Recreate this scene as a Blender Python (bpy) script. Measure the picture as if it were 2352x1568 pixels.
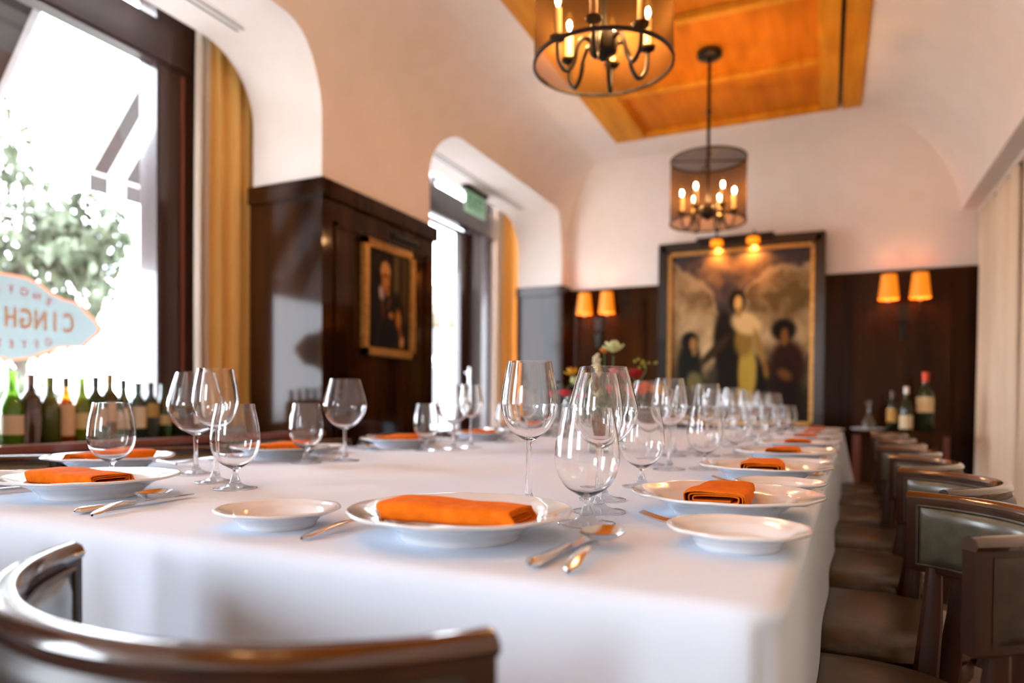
import bpy, bmesh, math, random
from mathutils import Vector, Matrix, noise
R = math.radians
PI = math.pi
random.seed(7)
D = bpy.data
C = bpy.context.scene.collection
for o in list(D.objects):
    D.objects.remove(o)
sc = bpy.context.scene

# ------------------------------------------------------------------ camera, sky, exposure
cd = D.cameras.new('camera')
cam = D.objects.new('camera', cd)
C.objects.link(cam)
cd.sensor_width = 36.0
cd.lens = 1596.4 / 2352 * 36.0
cd.shift_y = (950.3 - 784.0) / 2352
cam.matrix_world = (Matrix.Translation((0, 0, .926)) @ Matrix.Rotation(R(24.444), 4, 'Z')
                    @ Matrix.Rotation(R(90 - .933), 4, 'X') @ Matrix.Rotation(R(.419), 4, 'Z'))
cd.dof.use_dof = True
cd.dof.focus_distance = 1.12
cd.dof.aperture_fstop = 2.15
cd.clip_start = .01
sc.camera = cam
w = D.worlds.new('sky')
sc.world = w
w.use_nodes = True
w.node_tree.nodes['Background'].inputs[0].default_value = (.86, .94, 1.04, 1)
w.node_tree.nodes['Background'].inputs[1].default_value = 8.0
sc.view_settings.view_transform = 'Standard'
sc.view_settings.look = 'None'
sc.view_settings.gamma = 1
sc.view_settings.use_curve_mapping = False
sc.view_settings.exposure = 1.56
sc.cycles.max_bounces = 14
sc.cycles.transmission_bounces = 14
sc.cycles.transparent_max_bounces = 24
sc.cycles.diffuse_bounces = 5
sc.cycles.glossy_bounces = 5
sc.cycles.sample_clamp_indirect = 6
sc.cycles.use_denoising = True
sc.cycles.caustics_refractive = True
sc.cycles.blur_glossy = .5
YB_ = -3.3
BULB = 1350.0      # strength of the lantern bulbs
WARM = (1.0, .50, .16)

def portal(y0, y1, z0, z1, x):
    l = D.lights.new('daylight_portal', 'AREA')
    l.shape = 'RECTANGLE'
    l.size = z1 - z0
    l.size_y = y1 - y0
    l.cycles.is_portal = True
    o = D.objects.new('daylight_portal', l)
    C.objects.link(o)
    o.location = (x, (y0 + y1) / 2, (z0 + z1) / 2)
    o.rotation_euler = (0, R(-90), 0)
portal(.62, 2.66, .76, 3.0, -3.3)
portal(4.1, 6.3, .05, 3.0, -3.3)
portal(-2.9, -.9, .76, 3.0, -3.3)
_l = D.lights.new('daylight_portal', 'AREA')  # portal for the added fill window in the near wall
_l.shape = 'RECTANGLE'
_l.size, _l.size_y = 1.1, 1.1
_l.cycles.is_portal = True
_o = D.objects.new('daylight_portal', _l)
C.objects.link(_o)
_o.location = (-1.35, YB_ - .35, 1.9)
_o.rotation_euler = (R(90), 0, 0)

# ------------------------------------------------------------------ materials
def mat(name, col, rough=.5, metal=0, **k):
    m = D.materials.new(name)
    m.use_nodes = True
    b = m.node_tree.nodes['Principled BSDF']
    b.inputs['Base Color'].default_value = (*col, 1)
    b.inputs['Roughness'].default_value = rough
    b.inputs['Metallic'].default_value = metal
    for a, v in k.items():
        b.inputs[a.replace('_', ' ')].default_value = v
    return m

def noisy(m, scale, c1, c2, stretch=(1, 1, 1), bump=0, detail=4, dist=.01, lo=.35, hi=.65):
    nt = m.node_tree
    N, L = nt.nodes, nt.links
    b = N['Principled BSDF']
    tc = N.new('ShaderNodeTexCoord')
    mp = N.new('ShaderNodeMapping')
    mp.inputs['Scale'].default_value = stretch
    n = N.new('ShaderNodeTexNoise')
    n.inputs['Scale'].default_value = scale
    n.inputs['Detail'].default_value = detail
    r = N.new('ShaderNodeValToRGB')
    r.color_ramp.elements[0].color = (*c1, 1)
    r.color_ramp.elements[1].color = (*c2, 1)
    r.color_ramp.elements[0].position = lo
    r.color_ramp.elements[1].position = hi
    L.new(tc.outputs['Object'], mp.inputs[0])
    L.new(mp.outputs[0], n.inputs[0])
    L.new(n.outputs[0], r.inputs[0])
    L.new(r.outputs[0], b.inputs['Base Color'])
    if bump:
        bp = N.new('ShaderNodeBump')
        bp.inputs['Strength'].default_value = bump
        bp.inputs['Distance'].default_value = dist
        L.new(n.outputs[0], bp.inputs['Height'])
        L.new(bp.outputs[0], b.inputs['Normal'])
    return m

def glassy(name, col, ior=1.46, rough=0):
    m = D.materials.new(name)
    m.use_nodes = True
    N, L = m.node_tree.nodes, m.node_tree.links
    N.clear()
    g = N.new('ShaderNodeBsdfGlass')
    g.inputs['Color'].default_value = (*col, 1)
    g.inputs['IOR'].default_value = ior
    g.inputs['Roughness'].default_value = rough
    o = N.new('ShaderNodeOutputMaterial')
    L.new(g.outputs[0], o.inputs[0])
    return m

def pane_mat(name, tint=(1, 1, 1), gloss=.06):
    m = D.materials.new(name)
    m.use_nodes = True
    N, L = m.node_tree.nodes, m.node_tree.links
    N.clear()
    t = N.new('ShaderNodeBsdfTransparent')
    t.inputs[0].default_value = (*tint, 1)
    g = N.new('ShaderNodeBsdfGlossy')
    g.inputs['Roughness'].default_value = .02
    mx = N.new('ShaderNodeMixShader')
    mx.inputs[0].default_value = gloss
    o = N.new('ShaderNodeOutputMaterial')
    L.new(t.outputs[0], mx.inputs[1])
    L.new(g.outputs[0], mx.inputs[2])
    L.new(mx.outputs[0], o.inputs[0])
    return m

def emit(name, col, s):
    m = D.materials.new(name)
    m.use_nodes = True
    b = m.node_tree.nodes['Principled BSDF']
    b.inputs['Base Color'].default_value = (*col, 1)
    b.inputs['Emission Color'].default_value = (*col, 1)
    b.inputs['Emission Strength'].default_value = s
    return m

def translucent(name, col, tcol, f):
    m = D.materials.new(name)
    m.use_nodes = True
    N, L = m.node_tree.nodes, m.node_tree.links
    N.clear()
    a = N.new('ShaderNodeBsdfDiffuse')
    a.inputs[0].default_value = (*col, 1)
    t = N.new('ShaderNodeBsdfTranslucent')
    t.inputs[0].default_value = (*tcol, 1)
    mx = N.new('ShaderNodeMixShader')
    mx.inputs[0].default_value = f
    o = N.new('ShaderNodeOutputMaterial')
    L.new(a.outputs[0], mx.inputs[1])
    L.new(t.outputs[0], mx.inputs[2])
    L.new(mx.outputs[0], o.inputs[0])
    return m

M = {}
M['plaster'] = noisy(mat('plaster', (.8, .7, .6), .85), 6, (.79, .72, .65), (.82, .75, .69), bump=.05)
M['wood'] = noisy(mat('dark_wood', (.04, .015, .008), .09, Specular_IOR_Level=.16), 5,
                  (.014, .005, .002), (.042, .014, .004), (1, 1, .12), bump=.01)
M['frame_wood'] = noisy(mat('frame_wood', (.05, .02, .015), .3, Coat_Weight=.4), 6, (.030, .014, .011), (.055, .022, .017), (1, 1, .15))
M['sill_wood'] = mat('sill_wood', (.24, .07, .05), .3, Coat_Weight=.6)
M['coffer'] = noisy(mat('coffer_wood', (.4, .2, .06), .6, Specular_IOR_Level=.15), 3, (.55, .21, .010), (.68, .29, .018), (5, .6, 1), bump=.05)
M['coffer_panel'] = noisy(mat('coffer_panel', (.36, .15, .04), .6, Specular_IOR_Level=.1), 3, (.50, .145, .006), (.60, .19, .009), (5, .6, 1))
M['black'] = mat('black', (.008, .007, .006), .5)
M['floor'] = noisy(mat('floor_wood', (.08, .04, .02), .35), 4, (.05, .024, .012), (.10, .05, .025), (8, .5, 1))
M['cloth'] = mat('white_cloth', (.63, .725, .86), .8)
def _weave(m, sc_, st, d=.0004):
    nt = m.node_tree
    N, L = nt.nodes, nt.links
    tc = N.new('ShaderNodeTexCoord')
    n = N.new('ShaderNodeTexNoise')
    n.inputs['Scale'].default_value = sc_
    bp = N.new('ShaderNodeBump')
    bp.inputs['Strength'].default_value = st
    bp.inputs['Distance'].default_value = d
    L.new(tc.outputs['Object'], n.inputs[0])
    L.new(n.outputs[0], bp.inputs['Height'])
    L.new(bp.outputs[0], N['Principled BSDF'].inputs['Normal'])
_weave(M['cloth'], 7, .35, .01)
M['china'] = mat('china', (.69, .69, .70), .12, Coat_Weight=.6, Coat_Roughness=.03)
M['napkin'] = noisy(mat('napkin', (.8, .25, .06), .95, Specular_IOR_Level=.1), 60, (.64, .135, .005), (.74, .18, .009))
M['steel'] = mat('steel', (.72, .71, .70), .18, 1)
M['glass'] = glassy('clear_glass', (1, 1, 1), 1.48)
M['pane'] = pane_mat('window_glass')
M['leather'] = noisy(mat('olive_leather', (.05, .04, .02), .32, Coat_Weight=.2, Coat_Roughness=.3), 40, (.026, .020, .009), (.046, .034, .014), bump=.12, dist=.002)
M['seat_leather'] = noisy(mat('seat_leather', (.03, .018, .006), .30, Specular_IOR_Level=.5), 40, (.024, .014, .004), (.046, .027, .007), bump=.1, dist=.002)
M['rail_wood'] = noisy(mat('rail_wood', (.09, .03, .012), .18, Specular_IOR_Level=.6, Coat_Weight=1.0, Coat_Roughness=.07), 12, (.022, .007, .003), (.055, .017, .006), (1, 1, .3))
M['pad_leather'] = noisy(mat('pad_leather', (.05, .05, .03), .28, Specular_IOR_Level=.7, Coat_Weight=.5, Coat_Roughness=.22), 40, (.050, .048, .028), (.075, .072, .044), bump=.1, dist=.002)
M['leather_dark'] = noisy(mat('dark_leather', (.02, .01, .005), .35, Specular_IOR_Level=.4), 40, (.014, .008, .004), (.030, .016, .008), bump=.12, dist=.002)
M['chair_wood'] = noisy(mat('chair_wood', (.09, .03, .012), .35, Specular_IOR_Level=.3, Coat_Weight=.08, Coat_Roughness=.1), 12, (.018, .005, .002), (.045, .013, .004), (1, 1, .3))
M['cur_tan'] = translucent('tan_curtain', (.95, .62, .20), (.80, .50, .15), .24)
M['cur_lining'] = translucent('curtain_lining', (.75, .66, .55), (.75, .62, .45), .35)
M['cur_cream'] = noisy(mat('cream_curtain', (.75, .6, .43), .9), 6, (.70, .56, .40), (.80, .66, .49), (1, 1, .1))
M['iron'] = mat('iron', (.012, .009, .006), .45, .6)
M['candle'] = mat('candle_sleeve', (.85, .62, .3), .6)
M['bulb'] = emit('lit_filament', (1.0, .52, .20), BULB)
M['gold'] = noisy(mat('gold_frame', (.5, .28, .06), .35, .6), 30, (.42, .21, .05), (.60, .33, .09))
M['ebony'] = mat('ebony_frame', (.012, .008, .006), .25, Coat_Weight=.5)

def mesh_mat():
    m = D.materials.new('wire_mesh')
    m.use_nodes = True
    N, L = m.node_tree.nodes, m.node_tree.links
    N.clear()
    t = N.new('ShaderNodeBsdfTransparent')
    d = N.new('ShaderNodeBsdfDiffuse')
    d.inputs[0].default_value = (.055, .028, .009, 1)
    mx = N.new('ShaderNodeMixShader')
    mx.inputs[0].default_value = .76
    o = N.new('ShaderNodeOutputMaterial')
    L.new(t.outputs[0], mx.inputs[1])
    L.new(d.outputs[0], mx.inputs[2])
    L.new(mx.outputs[0], o.inputs[0])
    return m
M['mesh'] = mesh_mat()
def bulb_shell():
    m = D.materials.new('glowing_bulb')
    m.use_nodes = True
    N, L = m.node_tree.nodes, m.node_tree.links
    N.clear()
    t = N.new('ShaderNodeBsdfTransparent')
    e = N.new('ShaderNodeEmission')
    e.inputs[0].default_value = (1, .36, .04, 1)
    e.inputs[1].default_value = 1.1
    mx = N.new('ShaderNodeMixShader')
    mx.inputs[0].default_value = .35
    o = N.new('ShaderNodeOutputMaterial')
    L.new(t.outputs[0], mx.inputs[1])
    L.new(e.outputs[0], mx.inputs[2])
    L.new(mx.outputs[0], o.inputs[0])
    return m
M['bulb_glass'] = bulb_shell()

# ------------------------------------------------------------------ helpers
def link(name, me, m, parent=None):
    o = D.objects.new(name, me)
    C.objects.link(o)
    if m is not None:
        me.materials.append(m)
    if parent:
        o.parent = parent
    return o

def obj(name, bm, m, parent=None, smooth=True):
    bmesh.ops.recalc_face_normals(bm, faces=bm.faces)
    me = D.meshes.new(name)
    bm.to_mesh(me)
    bm.free()
    if smooth:
        me.shade_smooth()
        me.set_sharp_from_angle(angle=R(38))
    return link(name, me, m, parent)

def thing(name, label, cat, loc=(0, 0, 0), rz=0, group=None):
    o = D.objects.new(name, None)
    o.empty_display_size = .05
    C.objects.link(o)
    o.location = loc
    o.rotation_euler = (0, 0, rz)
    return tag(o, label, cat, group)

def tag(o, label, cat, group=None, kind=None):
    o['label'] = label
    o['category'] = cat
    if group:
        o['group'] = group
    if kind:
        o['kind'] = kind
    return o

def struct(o, label=None):
    o['kind'] = 'structure'
    return o

def dup(root, loc, rz, label, group=None):
    r = root.copy()
    C.objects.link(r)
    r.location = loc
    r.rotation_euler = (0, 0, rz) if not isinstance(rz, tuple) else rz
    r['label'] = label
    if group:
        r['group'] = group
    for ch in list(root.children):
        c = ch.copy()
        C.objects.link(c)
        c.parent = r
        for g in ch.children:
            d = g.copy()
            C.objects.link(d)
            d.parent = c
    return r

def B():
    return bmesh.new()

def box(bm, a, b, bev=0):
    x0, y0, z0 = a
    x1, y1, z1 = b
    vs = [bm.verts.new(p) for p in ((x0, y0, z0), (x1, y0, z0), (x1, y1, z0), (x0, y1, z0), (x0, y0, z1), (x1, y0, z1), (x1, y1, z1), (x0, y1, z1))]
    fs = [bm.faces.new([vs[i] for i in f]) for f in ((3, 2, 1, 0), (4, 5, 6, 7), (0, 1, 5, 4), (1, 2, 6, 5), (2, 3, 7, 6), (3, 0, 4, 7))]
    if bev:
        es = set(e for f in fs for e in f.edges)
        bmesh.ops.bevel(bm, geom=list(es), offset=bev, segments=2, affect='EDGES')
    return bm

def prism(bm, pts, axis, a, b):
    def mk(p, t):
        return {'x': (t, p[0], p[1]), 'y': (p[0], t, p[1]), 'z': (p[0], p[1], t)}[axis]
    A = [bm.verts.new(mk(p, a)) for p in pts]
    Bv = [bm.verts.new(mk(p, b)) for p in pts]
    n = len(pts)
    bm.faces.new(A)
    bm.faces.new(list(reversed(Bv)))
    for i in range(n):
        bm.faces.new((A[i], A[(i + 1) % n], Bv[(i + 1) % n], Bv[i]))
    return bm

def spline(pts, n):
    out = []
    P = [Vector(p) for p in pts]
    P = [P[0] * 2 - P[1]] + P + [P[-1] * 2 - P[-2]]
    for i in range(1, len(P) - 2):
        for k in range(n):
            t = k / n
            a, b, c, d = P[i - 1:i + 3]
            out.append(.5 * ((2 * b) + (c - a) * t + (2 * a - 5 * b + 4 * c - d) * t * t + (3 * b - a - 3 * c + d) * t ** 3))
    out.append(P[-2].copy())
    return out

def lathe(bm, prof, seg=40, cx=0, cy=0, closed=False, fr=None, fz=None):
    rings = []
    for (r, z) in prof:
        if r < 1e-5:
            rings.append([bm.verts.new((cx, cy, z))])
        else:
            ring = []
            for k in range(seg):
                a = 2 * PI * k / seg
                rr = r * (fr(a, r, z) if fr else 1)
                zz = z + (fz(a, r, z) if fz else 0)
                ring.append(bm.verts.new((cx + rr * math.cos(a), cy + rr * math.sin(a), zz)))
            rings.append(ring)
    n = len(rings)
    for i in range(n if closed else n - 1):
        a, b = rings[i], rings[(i + 1) % n]
        for k in range(seg):
            j = (k + 1) % seg
            if len(a) == 1 and len(b) == 1:
                continue
            if len(a) == 1:
                bm.faces.new((a[0], b[k], b[j]))
            elif len(b) == 1:
                bm.faces.new((a[k], b[0], a[j]))
            else:
                bm.faces.new((a[k], b[k], b[j], a[j]))
    return bm

def tube(bm, pts, rad, seg=10, flat=1.0, cap=True):
    P = [Vector(p) for p in pts]
    n = len(P)
    rd = rad if isinstance(rad, (list, tuple)) else [rad] * n
    rings = []
    prev = None
    for i in range(n):
        t = (P[min(i + 1, n - 1)] - P[max(i - 1, 0)]).normalized()
        if prev is None:
            up = Vector((0, 0, 1)) if abs(t.z) < .9 else Vector((1, 0, 0))
            s = t.cross(up).normalized()
        else:
            s = (prev - t * prev.dot(t)).normalized()
        prev = s
        u = s.cross(t)
        rings.append([bm.verts.new(P[i] + rd[i] * (math.cos(2 * PI * k / seg) * s + flat * math.sin(2 * PI * k / seg) * u)) for k in range(seg)])
    for i in range(n - 1):
        for k in range(seg):
            j = (k + 1) % seg
            bm.faces.new((rings[i][k], rings[i][j], rings[i + 1][j], rings[i + 1][k]))
    if cap:
        bm.faces.new(list(reversed(rings[0])))
        bm.faces.new(rings[-1])
    return bm

def ball(bm, c, r, sx=1, sy=1, sz=1, u=12, v=8, rot=None):
    m = Matrix.Translation(c) @ (rot or Matrix.Identity(4)) @ Matrix.Diagonal((r * sx, r * sy, r * sz, 1))
    bmesh.ops.create_uvsphere(bm, u_segments=u, v_segments=v, radius=1, matrix=m)
    return bm

def grid(bm, nu, nv, f, wrap=False):
    V = [[bm.verts.new(f(i / (nu - (0 if wrap else 1)), j / (nv - 1))) for j in range(nv)] for i in range(nu)]
    for i in range(nu if wrap else nu - 1):
        for j in range(nv - 1):
            a = (i + 1) % nu
            bm.faces.new((V[i][j], V[a][j], V[a][j + 1], V[i][j + 1]))
    return V

def arc_band(bm, a0, a1, prof, n=24):
    """sweep a closed (radius, z) section round the z axis between two angles"""
    rings = []
    for i in range(n + 1):
        a = a0 + (a1 - a0) * i / n
        rings.append([bm.verts.new((r * math.cos(a), r * math.sin(a), z)) for r, z in prof])
    m = len(prof)
    for i in range(n):
        for k in range(m):
            j = (k + 1) % m
            bm.faces.new((rings[i][k], rings[i][j], rings[i + 1][j], rings[i + 1][k]))
    bm.faces.new(rings[0])
    bm.faces.new(list(reversed(rings[-1])))
    return bm

def boolean(o, cutter_bms, op='DIFFERENCE'):
    for cb in cutter_bms:
        bmesh.ops.recalc_face_normals(cb, faces=cb.faces)
        me = D.meshes.new('tmp')
        cb.to_mesh(me)
        cb.free()
        c = D.objects.new('tmp', me)
        C.objects.link(c)
        md = o.modifiers.new('b', 'BOOLEAN')
        md.operation = op
        md.solver = 'EXACT'
        md.object = c
        dg = bpy.context.evaluated_depsgraph_get()
        dg.update()
        nm = D.meshes.new_from_object(o.evaluated_get(dg))
        o.modifiers.clear()
        old = o.data
        o.data = nm
        D.meshes.remove(old)
        D.objects.remove(c)
    o.data.shade_smooth()
    o.data.set_sharp_from_angle(angle=R(25))

def text_mesh(name, s, size, m, parent, mw, depth=0):
    cu = D.curves.new(name, 'FONT')
    cu.body = s
    cu.size = size
    cu.align_x = 'CENTER'
    cu.align_y = 'CENTER'
    cu.extrude = depth
    cu.offset = size * .022
    t = D.objects.new('tmp_text', cu)
    C.objects.link(t)
    dg = bpy.context.evaluated_depsgraph_get()
    dg.update()
    me = D.meshes.new_from_object(t.evaluated_get(dg))
    D.objects.remove(t)
    me.transform(mw)
    return me

# ------------------------------------------------------------------ room shell
XL, XR, YF, YB = -2.4, .95, 6.6, -3.3     # springing lines of the vault
ZS, ZC = 2.50, 3.15
XI = -2.87                                # inner face of the pocket behind the thick wall
XO = -3.10                                # window plane
CX0, CX1, CY0, CY1 = -1.665, .185, -2.45, 5.78

bm = box(B(), (-3.6, -3.6, -.06), (1.6, 6.9, 0))
struct(obj('floor', bm, M['floor'], smooth=False))

def opening(y0, y1, z0, z1=2.755, r=.34, x0=-3.0, x1=-2.0):
    pts = [(y0, z0), (y1, z0)]
    for k in range(17):
        a = PI / 2 * k / 16
        pts.append((y1 - r + r * math.cos(a), z1 - r + r * math.sin(a)))
    for k in range(17):
        a = PI / 2 + PI / 2 * k / 16
        pts.append((y0 + r + r * math.cos(a), z1 - r + r * math.sin(a)))
    return prism(B(), pts, 'x', x0, x1)

OPEN = [(-3.13, -.67), (.40, 2.88), (3.95, 6.43)]
# left wall (thick, plastered) up to the springing
o = obj('wall_left', box(B(), (XI, YB - .3, 0), (XL, YF + .2, ZS)), M['plaster'])
boolean(o, [opening(OPEN[0][0], OPEN[0][1], .74), opening(OPEN[1][0], OPEN[1][1], .74), opening(OPEN[2][0], OPEN[2][1], -.1)])
struct(o)
# ceiling: solid with a coved recess
o = obj('ceiling', box(B(), (XI, YB - .3, ZS), (XR + .3, YF + .2, 3.30)), M['plaster'])
bm = B()
rings = []
NR = 22
for i in range(NR + 1):
    t = i / NR
    a = t * PI / 2
    h = 1 - math.cos(a)
    z = ZS + (ZC - ZS) * math.sin(a)
    x0 = XL + (CX0 - XL) * h
    x1 = XR + (CX1 - XR) * h
    y0 = YB + (CY0 - YB) * h
    y1 = YF + (CY1 - YF) * h
    rings.append([bm.verts.new(p) for p in ((x0, y0, z), (x1, y0, z), (x1, y1, z), (x0, y1, z))])
low = [bm.verts.new((v.co.x, v.co.y, ZS - .2)) for v in rings[0]]
rings.insert(0, low)
top = [bm.verts.new((v.co.x, v.co.y, 3.22)) for v in rings[-1]]
rings.append(top)
for i in range(len(rings) - 1):
    for k in range(4):
        j = (k + 1) % 4
        bm.faces.new((rings[i][k], rings[i][j], rings[i + 1][j], rings[i + 1][k]))
bm.faces.new(rings[0])
bm.faces.new(rings[-1])
boolean(o, [bm, opening(OPEN[0][0], OPEN[0][1], .74), opening(OPEN[1][0], OPEN[1][1], .74), opening(OPEN[2][0], OPEN[2][1], -.1)])
struct(o)

struct(obj('wall_far', box(B(), (XI - .02, YF, 0), (XR + .32, YF + .2, ZS + .01)), M['plaster'], smooth=False))
bm = B()
box(bm, (-3.6, YB - .3, 0), (-1.9, YB, ZS + .01))
box(bm, (-.8, YB - .3, 0), (XR + .32, YB, ZS + .01))
box(bm, (-1.9, YB - .3, 0), (-.8, YB, 1.3))
struct(obj('wall_near', bm, M['plaster'], smooth=False))
wn = D.objects.new('added_fill_window', None)  # unseen window, added to fill daylight onto the cloth front
C.objects.link(wn)
struct(wn)
bm = B()
for a_, b_ in ((-1.9, -1.82), (-.88, -.8)):
    box(bm, (a_, YB - .2, 1.3), (b_, YB - .1, 2.5), .006)
box(bm, (-1.9, YB - .2, 1.3), (-.8, YB - .1, 1.38), .006)
box(bm, (-1.9, YB - .2, 2.42), (-.8, YB - .1, 2.5), .006)
obj('window_frame', bm, M['frame_wood'], wn)
obj('glass_pane', box(B(), (-1.82, YB - .155, 1.38), (-.88, YB - .15, 2.42)), M['pane'], wn, False)
# right side: wall behind the curtains, soffit over them
bm = box(B(), (1.17, YB, 0), (1.27, YF, ZS))
struct(obj('wall_right', bm, M['plaster'], smooth=False))
# outer wall round the windows
bm = B()
for y0, y1 in ((-3.6, -2.95), (-.85, .55), (2.72, 4.02), (6.34, 6.9)):
    box(bm, (-3.32, y0, 0), (XO - .0, y1, 3.3))
box(bm, (-3.32, -2.95, 0), (XO, -.85, .74))
box(bm, (-3.32, .55, 0), (XO, 2.72, .74))
for y0, y1 in ((-2.95, -.85), (.55, 2.72), (4.02, 6.34)):
    box(bm, (-3.32, y0, 3.0), (XO, y1, 3.3))
struct(obj('wall_outer', bm, M['plaster'], smooth=False))
bm = box(B(), (-3.3, -3.6, 3.16), (XI, 6.9, 3.3))
struct(obj('ceiling_pocket', bm, M['plaster'], smooth=False))

# ------------------------------------------------------------------ timber coffer in the ceiling
cof = thing('ceiling_coffer', 'long orange timber coffer framing the crown of the vaulted ceiling above both lanterns', 'ceiling panel', (-.74, 1.66, ZC))
def cb(name, parts, m, bev=.006):
    bm = B()
    for a, b in parts:
        box(bm, (a[0] + .74, a[1] - 1.66, a[2] - ZC), (b[0] + .74, b[1] - 1.66, b[2] - ZC), bev)
    return obj(name, bm, m, cof)
cb('frame_board', [((CX0 - .01, CY0 - .01, ZC - .012), (CX0 + .25, CY1 + .01, ZC + .05))], M['coffer'])
cb('frame_board', [((CX1 - .12, CY0 - .01, ZC - .012), (CX1 + .01, CY1 + .01, ZC + .05))], M['coffer'])
cb('frame_board', [((CX1 - .27, CY0 - .01, ZC - .010), (CX1 - .145, CY1 + .01, ZC + .05))], M['coffer'])
cb('dark_groove', [((CX1 - .15, CY0, ZC + .02), (CX1 - .115, CY1 - .05, ZC + .05))], M['black'], 0)
cb('end_board', [((CX0 + .25, CY1 - .035, ZC - .008), (CX1 - .27, CY1 + .01, ZC + .05))], M['coffer'], .004)
cb('end_board', [((CX0 + .25, CY0 - .01, ZC - .008), (CX1 - .27, CY0 + .1, ZC + .05))], M['coffer'], .004)
y = 4.97
while y > CY0 + .5:
    cb('cross_rail', [((CX0 + .25, y - .035, ZC + .002), (CX1 - .27, y + .035, ZC + .05))], M['coffer'], .004)
    y -= .84
cb('panel', [((CX0 + .2, CY0, ZC + .035), (CX1 - .2, CY1, ZC + .06))], M['coffer_panel'], 0)

# ------------------------------------------------------------------ wainscot
WZ = 2.045
def wainscot_y(name, x, y0, y1, z1, fields, side=1):
    """panelling on a wall of constant x, facing +x"""
    root = D.objects.new(name, None)
    C.objects.link(root)
    struct(root)
    bm = box(B(), (x, y0, 0), (x + .02, y1, z1 - .09))
    obj('back_panel', bm, M['wood'], root, False)
    bm = box(B(), (x, y0 - (.0), z1 - .095), (x + .045, y1, z1), .006)
    obj('cap_rail', bm, M['wood'], root)
    bm = B()
    for (a, b) in fields:
        for s in ((a, a + .03), (b - .03, b)):
            box(bm, (x + .018, s[0], .2), (x + .032, s[1], z1 - .2), .005)
        for s in ((.2, .23), (z1 - .23, z1 - .2)):
            box(bm, (x + .018, a, s[0]), (x + .032, b, s[1]), .005)
    if fields:
        obj('panel_moulding', bm, M['wood'], root)
    return root
zl = WZ + .03
wainscot_y('trim_1', XL, OPEN[1][1], OPEN[2][0], zl, [(OPEN[1][1] + .07, OPEN[2][0] - .07)])
wainscot_y('trim_2', XL, OPEN[2][1], YF, zl, [])
wainscot_y('trim_3', XL, OPEN[0][1], OPEN[1][0], zl, [])
def reveal(name, y, dirn):
    root = D.objects.new(name, None)
    C.objects.link(root)
    struct(root)
    a, b = (y - .02, y) if dirn < 0 else (y, y + .02)
    obj('back_panel', box(B(), (XI, a, 0), (XL + .02, b, zl - .09)), M['wood'], root, False)
    a, b = (y - .045, y) if dirn < 0 else (y, y + .045)
    obj('cap_rail', box(B(), (XI, a, zl - .095), (XL + .045, b, zl), .006), M['wood'], root)
reveal('trim_4', OPEN[1][1], -1)
reveal('trim_5', OPEN[2][0], 1)
reveal('trim_6', OPEN[2][1], -1)
reveal('trim_7', OPEN[1][0], 1)
# far wall panelling
root = D.objects.new('trim_8', None)
C.objects.link(root)
struct(root)
obj('back_panel', box(B(), (XL, YF - .02, 0), (1.08, YF, WZ - .05)), M['wood'], root, False)
obj('cap_rail', box(B(), (XL, YF - .045, WZ - .055), (1.08, YF, WZ), .006), M['wood'], root)
bm = B()
for a, b in ((-2.30, -1.60), (.12, .90)):
    for s in ((a, a + .035), (b - .035, b)):
        box(bm, (s[0], YF - .045, .2), (s[1], YF - .018, WZ - .13), .008)
    for s in ((.2, .235), (WZ - .165, WZ - .13)):
        box(bm, (a, YF - .045, s[0]), (b, YF - .018, s[1]), .008)
obj('panel_moulding', bm, M['wood'], root)
# right reveal of the far wall (dark edge beside the curtain)
# deep sill in the window bays
for i, (y0, y1) in enumerate(OPEN[:2]):
    r_ = D.objects.new('window_sill_%d' % (i + 1), None)
    r_.name = 'trim_%d' % (9 + i)
    C.objects.link(r_)
    struct(r_)
    obj('sill_board', box(B(), (XO + .02, y0, .735), (XL + .02, y1, .757), .004), M['wood'], r_)
    obj('sill_edge', box(B(), (XL - .01, y0, .745), (XL + .035, y1, .776), .007), M['sill_wood'], r_)
    obj('apron_panel', box(B(), (XL, y0, 0), (XL + .02, y1, .745)), M['wood'], r_, False)
struct(obj('baseboard_left', box(B(), (XL + .02, YB, 0), (XL + .04, OPEN[2][0], .14), .004), M['wood']))
struct(obj('baseboard_far', box(B(), (XL + .02, YF - .06, 0), (1.06, YF - .045, .14), .004), M['wood']))

# ------------------------------------------------------------------ windows and door in the outer wall
def window(name, y0, y1, z0, ztop, beam, post, sidelight=None):
    root = D.objects.new(name, None)
    C.objects.link(root)
    struct(root)
    x0, x1 = XO - .12, XO + .02
    bm = B()
    box(bm, (x0, y0, z0), (x1, y0 + post, ztop), .008)
    box(bm, (x0, y1 - post, z0), (x1, y1, ztop), .008)
    box(bm, (x0, y0, z0), (x1, y1, z0 + .06), .008)
    box(bm, (x0, y0, ztop - .05), (x1, y1, ztop), .008)
    box(bm, (XO - .065, y0, beam[0]), (x1 + .02, y1, beam[1]), .012)
    obj('window_frame', bm, M['frame_wood'], root)
    for a, b in ((z0 + .06, beam[0]), (beam[1], ztop - .05)):
        bm = box(B(), (XO - .055, y0 + post, a), (XO - .050, y1 - post, b))
        obj('glass_pane', bm, M['pane'], root, False)
    return root
w0 = window('window_2', -2.95, -.85, .74, 3.0, (2.575, 2.80), .14)
w1 = window('window_1', .55, 2.72, .74, 3.0, (2.615, 2.83), .265)
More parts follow.
